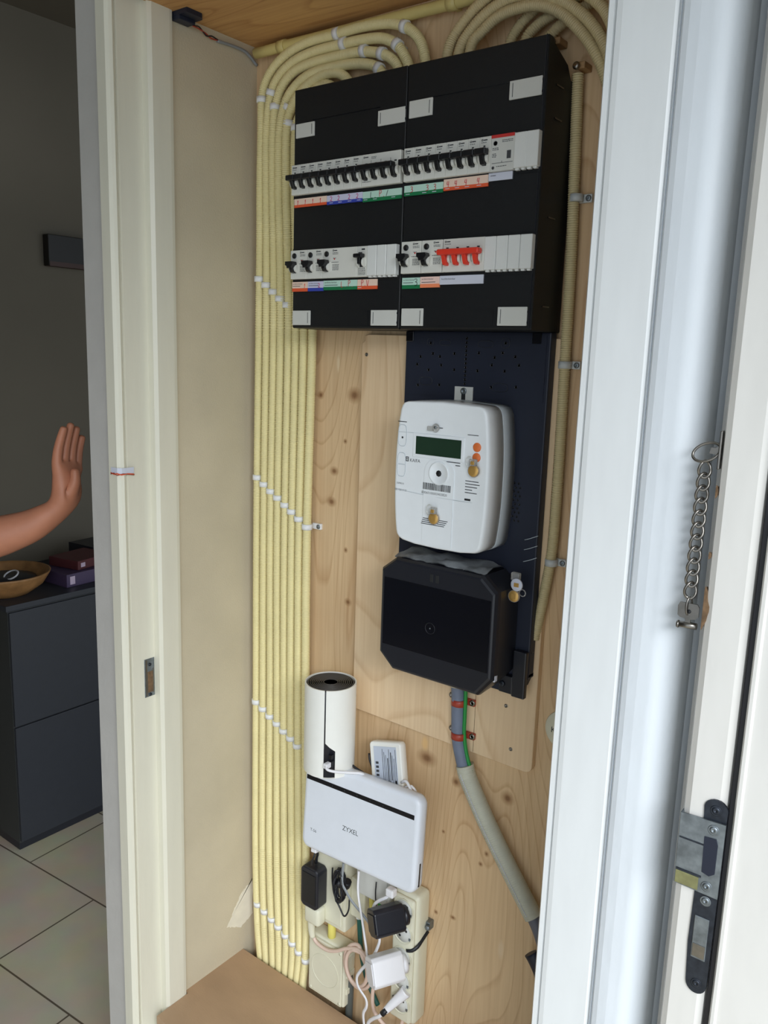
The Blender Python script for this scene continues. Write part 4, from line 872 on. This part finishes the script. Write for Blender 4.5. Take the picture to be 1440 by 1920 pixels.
MB().tube([(-206, -301.4, 1354), (-197, -301.6, 1352), (-189, -301.4, 1354), (-183, -297, 1352), (-182.6, -286, 1353), (-183.6, -272, 1351)], .9, m_lor, n=6).tube([(-206, -301.6, 1351.5), (-197, -301.8, 1354), (-189, -301.4, 1351), (-182.6, -295, 1353.5), (-183.4, -272, 1350)], .8, m_redcl, n=6).build('orange_edge', t)

# ------------------------------------------------------------ strike plate on the front door frame
t = thing('door_strike_plate', 'long tarnished metal strike plate set in the white door frame at lower right', 'strike plate', (790, -333, 945))
up = [(786, 1132)]+[(796+11*math.cos(a), 1146+10*math.sin(a)) for a in [math.pi-.1-k*(math.pi-.2)/10 for k in range(11)]]+[(806.5, 1132)]
lo = [(806.5, 1057)]+[(796+10*math.cos(a), 958+11*math.sin(a)) for a in [-.05-k*(math.pi-.1)/10 for k in range(11)]]+[(784, 1000), (785, 1057)]
fe = MB().prism(up[:-1]+[(806.5, 1132)]+lo, -334, -331, m_dkmet, b=.5, seg=1).build('forend', t)
q = MB().prism([(765, 1133), (807, 1135), (807, 1057), (766, 1058)], -336.5, -333.6, m_zinc, b=.9)
q.box(764.4, 766.4, -336, -318, 1058, 1133, m_zinc, b=.5).box(766, 790, -337, -336.3, 1073, 1075, m_dkmet).box(766, 790, -337, -336.3, 1107, 1108.5, m_dkmet)
lp = q.build('lip_plate', t)
MB().box(766, 788, -337.3, -336.3, 1059, 1072.5, m_brasst, b=.3).build('yellowed_corner', lp)
MB().prism([(789, 1117), (800, 1118), (802, 1112), (802, 1082), (797, 1078), (790, 1080)], -337.4, -336.2, m_plate, b=.8).build('latch_recess', lp)
MB().box(788, 802, -334.8, -333.7, 985, 1031, m_zinc, b=.6).box(789, 801, -335.2, -334.6, 987, 1001, m_steel, b=.4).build('bolt_recess', fe)
for x, z, y in ((796, 1145, -334), (796.5, 1126, -336.5), (796, 1066, -336.5), (796, 1049, -334), (796.5, 958, -334)):
    MB().lathe((x, y, z), [(5.4, 0), (5.2, -.5), (4.2, -.2), (3.6, -.1), (3.4, -.7), (1.2, -.8), (1, -.3), (0, -.3)], m_dkmet if z > 1140 or z < 960 else m_zinc, n=18).build('screw', t)
# bare wood where the paint has chipped
def chip(n_, z0, z1, wx, seed):
    r = random.Random(seed); pts = [(763.5, z0)]; k = 9
    for i in range(1, k): pts.append((764+wx*math.sin(math.pi*i/k)*r.uniform(.55, 1.0), z0+(z1-z0)*i/k))
    pts.append((763.5, z1)); q = MB().prism(pts, -332.4, -329, m_chip); q.box(762.6, 763.4, -330, -318, z0+2, z1-2, m_chip)
    o = struct(q, n_)
chip('trim_10', 1317, 1359, 6, 3); chip('trim_11', 1442, 1454, 1.2, 5); chip('trim_12', 1385, 1392, 2, 6)

# ------------------------------------------------------------ chain with key
t = thing('hook_chain', 'steel curb chain hanging from a hook on the white door frame', 'chain', (748, -322, 1340))
q = MB().box(760.6, 763, -328, -312, 1468, 1503, m_steel, b=.8).prism([(763, 1490), (757, 1487), (753, 1487), (752, 1481.5), (757, 1481), (763, 1476)], -324, -317, m_steel, b=.6); q.build('hook_plate', t)
q = MB().ring([(749.5+12.2*math.cos(a), -324+2.5*math.sin(a), 1482.5+8.3*math.sin(a)+3*math.cos(a)) for a in [2*math.pi*k/32 for k in range(32)]], 1.3, m_steel, n=10); o = q.build('link', t)
def link(zc, tw, hl=7.9, hw=5.4):
    q = MB(); pts = []
    for k in range(28):
        a = 2*math.pi*k/28; x = hw*math.cos(a); z = hl*math.sin(a)
        ang = tw+.5*math.sin(a)               # twisted curb link
        pts.append((749.3-(1478-zc)*.012+x*math.cos(ang), -323+x*math.sin(ang), zc+z))
    return q.ring(pts, 1.4, m_steel, n=9)
for i in range(11): link(1466.5-i*11.6, .62).build('link', t)
t = thing('small_key', 'small silver key hanging at the end of the chain', 'key', (748, -322, 1312))
q = MB().ring([(748.6+1.5*math.cos(a)-.5, -323+3.4*math.cos(a), 1335+8.5*math.sin(a)) for a in [2*math.pi*k/24 for k in range(24)]], 1.1, m_steel, n=8); q.build('key_ring', t)
q = MB().prism([(738.5, 1325), (738, 1334), (740, 1338), (756, 1338), (758, 1335), (758, 1326), (755, 1323), (751, 1322.5), (751, 1318), (746, 1318), (746, 1322.5), (741, 1323)], -324.2, -321.8, m_steel, b=.5)
q.lathe((749, -324.4, 1330), [(2, 0), (2, -.2), (0, -.2)], m_inkd, n=12); q.build('bow', t)
q = MB().tube([(739, -323, 1315.5), (757, -323, 1316.5)], 3.2, m_steel, n=14, step=9).lathe((740, -323, 1315.5), [(3.6, -1.4), (3.8, 0), (3.2, 1)], m_steel, ax='x', n=14); q.build('barrel', t)

# ------------------------------------------------------------ the dim room on the left
t = thing('sideboard', 'dark charcoal sideboard against the far wall of the dim room', 'cabinet', (-1510, 450, 0))
MB().box(-1722, -1306, 82, 1000, 30, 780, m_sided).box(-1722, -1300, 76, 1004, 780, 798, m_side, b=2).box(-1722, -1312, 84, 998, 4, 30, m_dark).build('carcass', t)
for y0, y1 in ((84, 538), (541, 996)):
    for z0, z1 in ((36, 413), (418, 776)): MB().box(-1306, -1297, y0, y1, z0, z1, m_side, b=1).build('door', t)
t = thing('wooden_bowl', 'round tan wooden bowl on the left end of the charcoal sideboard', 'bowl', (-1440, 150, 798))
MB().lathe((-1440, 150, 798), [(0, 0), (70, 0), (74, 3), (112, 30), (132, 62), (134, 68), (129, 69), (124, 62), (104, 32), (68, 8), (0, 7)], m_bowl, ax='z', n=48).build('body', t)
tag(MB().lathe((-1440, 150, 806), [(0, 0), (60, 0), (98, 26), (92, 40), (50, 50), (0, 48)], m_dark, ax='z', n=24).build('dark_pouch'), 'dark soft pouch lying in the wooden bowl', 'pouch')
tag(MB().ring([(-1400+26*math.cos(a), 150+18*math.sin(a), 862+10*math.sin(a)) for a in [2*math.pi*k/20 for k in range(20)]], 2.6, m_wcord, n=8).build('white_loop'), 'small white cord loop on top of the pouch in the bowl', 'cord')
m_plaq = mat('brown_black', (26, 24, 22), .5); m_plaq2 = mat('dark_red_brown', (62, 36, 28), .5)
def carton(x, y, z, w_, d_, h_, mm, lab, rot=0):
    t = thing('carton', lab, 'box', (x, y, z), 'cartons on the sideboard', rot=(0, 0, rot))
    MB().box(-w_/2, w_/2, -d_/2, d_/2, 0, h_, mm, b=1.2).build('body', t)
    MB().box(w_/2-.2, w_/2+.6, -d_/2+12, -d_/2+30, 8, h_-8, m_cartw).box(w_/2-.2, w_/2+.6, d_/2-50, d_/2-18, 12, h_-14, m_cart2).build('printed_panel', t)
carton(-1430, 385, 798, 150, 170, 42, m_purple, 'purple carton lowest beside the wooden bowl', .06)
carton(-1440, 575, 798, 150, 170, 44, m_purple, 'purple carton half hidden behind the doorway edge', -.04)
carton(-1450, 420, 841, 130, 150, 30, m_cart2, 'maroon carton resting on top of the purple one', .2)
carton(-1560, 560, 842, 130, 150, 34, m_dark, 'dark carton at the back of the stack', .1)
tag(MB().box(-1724, -1690, 494, 900, 1818, 1920, m_plaq, b=2).box(-1723, -1688, 496, 898, 1817, 1832, m_plaq2).build('wall_plaque'), 'dark rectangular plaque on the far wall of the dim room', 'wall object')

# ------------------------------------------------------------ person whose raised hand enters from the left
def skin_mesh(name, V, E, R, m, root=0, sub=2, parent=None):
    me = bpy.data.meshes.new(name); me.from_pydata([Vector(v)/1000 for v in V], E, []); ob = bpy.data.objects.new(name, me); C.objects.link(ob)
    md = ob.modifiers.new('skin', 'SKIN'); md.use_smooth_shade = True
    for i, r_ in enumerate(R):
        rr_ = r_ if isinstance(r_, tuple) else (r_, r_)
        me.skin_vertices[0].data[i].radius = (rr_[0]/1000, rr_[1]/1000)
    me.skin_vertices[0].data[root].use_root = True
    sb = ob.modifiers.new('sub', 'SUBSURF'); sb.levels = sub; sb.render_levels = sub
    dg = bpy.context.evaluated_depsgraph_get(); m2 = bpy.data.meshes.new_from_object(ob.evaluated_get(dg)); ob.modifiers.clear(); ob.data = m2
    m2.materials.clear(); m2.materials.append(m)
    for p in m2.polygons: p.use_smooth = True
    if parent: ob.parent = parent
    return ob
V = []; E = []; R = []
def vx(p, r_, frm=None):
    V.append(tuple(p)); R.append(r_); i = len(V)-1
    if frm is not None: E.append((frm, i))
    return i
bx, by = -1010, -560
pel = vx((bx, by, 930), (125, 90)); sp = vx((bx, by, 1100), (115, 85), pel); ch = vx((bx, by, 1290), (135, 95), sp); nk = vx((bx+5, by, 1440), 52, ch); hd0 = vx((bx+20, by+5, 1520), 58, nk)
hd = vx((bx+25, by+8, 1590), (80, 92), hd0); hd2 = vx((bx+20, by+6, 1670), (66, 76), hd)
for s_ in (-1, 1):
    h_ = vx((bx-10, by+s_*90, 900), 82, pel); kn = vx((bx, by+s_*100, 500), 56, h_); an = vx((bx-25, by+s_*105, 90), 38, kn); vx((bx+130, by+s_*120, 35), 32, an)
# relaxed far arm
s1 = vx((bx, by-180, 1385), 52, ch); e1 = vx((bx-30, by-240, 1110), 40, s1); w1 = vx((bx+40, by-230, 880), 27, e1); vx((bx+60, by-225, 790), (22, 34), w1)
# raised arm: shoulder, elbow, wrist, palm
s2 = vx((bx+10, by+170, 1385), 54, ch); u2 = vx((-900, -420, 1250), 48, s2); e2 = vx((-770, -470, 1140), 46, u2)
f1 = vx((-660, -395, 1160), 46, e2); f2 = vx((-570, -318, 1186), 44, f1); f3 = vx((-515, -268, 1212), 34, f2); wr = vx((-476, -228, 1250), (28, 22), f3)
a_ = (RT*.30+FW*.95).normalized(); upv = Vector((-.06, .12, 1)).normalized(); nrm = a_.cross(upv).normalized()
W0 = Vector((-474, -222, 1262)); palm = vx(W0+upv*28, (24, 36), wr); palm2 = vx(W0+upv*58, (20, 38), palm)
for k, (off, ln, lean) in enumerate(((-30, 70, .10), (-10, 79, .03), (10, 74, -.05), (30, 58, -.14))):
    b_ = W0+upv*72+a_*off
    base = vx(b_, 10.5, palm2); d1 = (upv+a_*(-lean)*-1*.0+RT*.06-RT*.02*k+nrm*.06).normalized()
    p1 = vx(b_+d1*ln*.42, 9.3, base); p2 = vx(b_+d1*ln*.72+nrm*3, 8.4, p1); vx(b_+d1*ln+nrm*7, 7.2, p2)
tb = W0+upv*14-a_*14+RT*20
t0 = vx(tb, 15, palm); t1 = vx(tb+upv*24+RT*10-a_*4, 11, t0); vx(tb+upv*48+RT*9-a_*6, 8.5, t1)
per = skin_mesh('person', V, E, R, m_skin, 0, 2)
tag(per, 'person at the left edge holding up one bare forearm and open hand', 'person')
def cloth(name, vs, es, rs, m): return skin_mesh(name, vs, es, rs, m, 0, 2, per)
cloth('shirt', [(bx, by, 900), (bx, by, 1100), (bx, by, 1290), (bx, by, 1420), (bx, by-180, 1385), (bx-22, by-225, 1200), (bx+10, by+170, 1385), (-925, -410, 1285)], [(0, 1), (1, 2), (2, 3), (2, 4), (4, 5), (2, 6), (6, 7)], [(150, 112), (135, 100), (155, 112), 64, 66, 58, 68, 62], m_shirt)
cloth('trousers', [(bx, by, 940), (bx-10, by-90, 880), (bx, by-100, 500), (bx-22, by-105, 110), (bx-10, by+90, 880), (bx, by+100, 500), (bx-22, by+105, 110)], [(0, 1), (1, 2), (2, 3), (0, 4), (4, 5), (5, 6)], [(140, 105), 98, 74, 58, 98, 74, 58], m_trous)
cloth('hair', [(bx+5, by+4, 1640), (bx-5, by+3, 1700), (bx-30, by+2, 1610)], [(0, 1), (0, 2)], [(84, 92), (64, 74), 62], m_hair)
q = MB().lathe((bx+104, by-24, 1610), [(0, 8), (7, 6), (9, 0), (7, -4)], m_lwh, ax='x', n=12).lathe((bx+104, by+40, 1610), [(0, 8), (7, 6), (9, 0), (7, -4)], m_lwh, ax='x', n=12).prism([(bx+98, 1620), (bx+128, 1578), (bx+100, 1572)], by-2, by+18, m_skin, b=3).box(bx+92, bx+103, by-14, by+30, 1545, 1553, m_cart2, b=2)
o = q.build('face', None, o=(0, 0, 0)); o.parent = per

for o in bpy.data.objects:
    if '_o' in o: del o['_o']
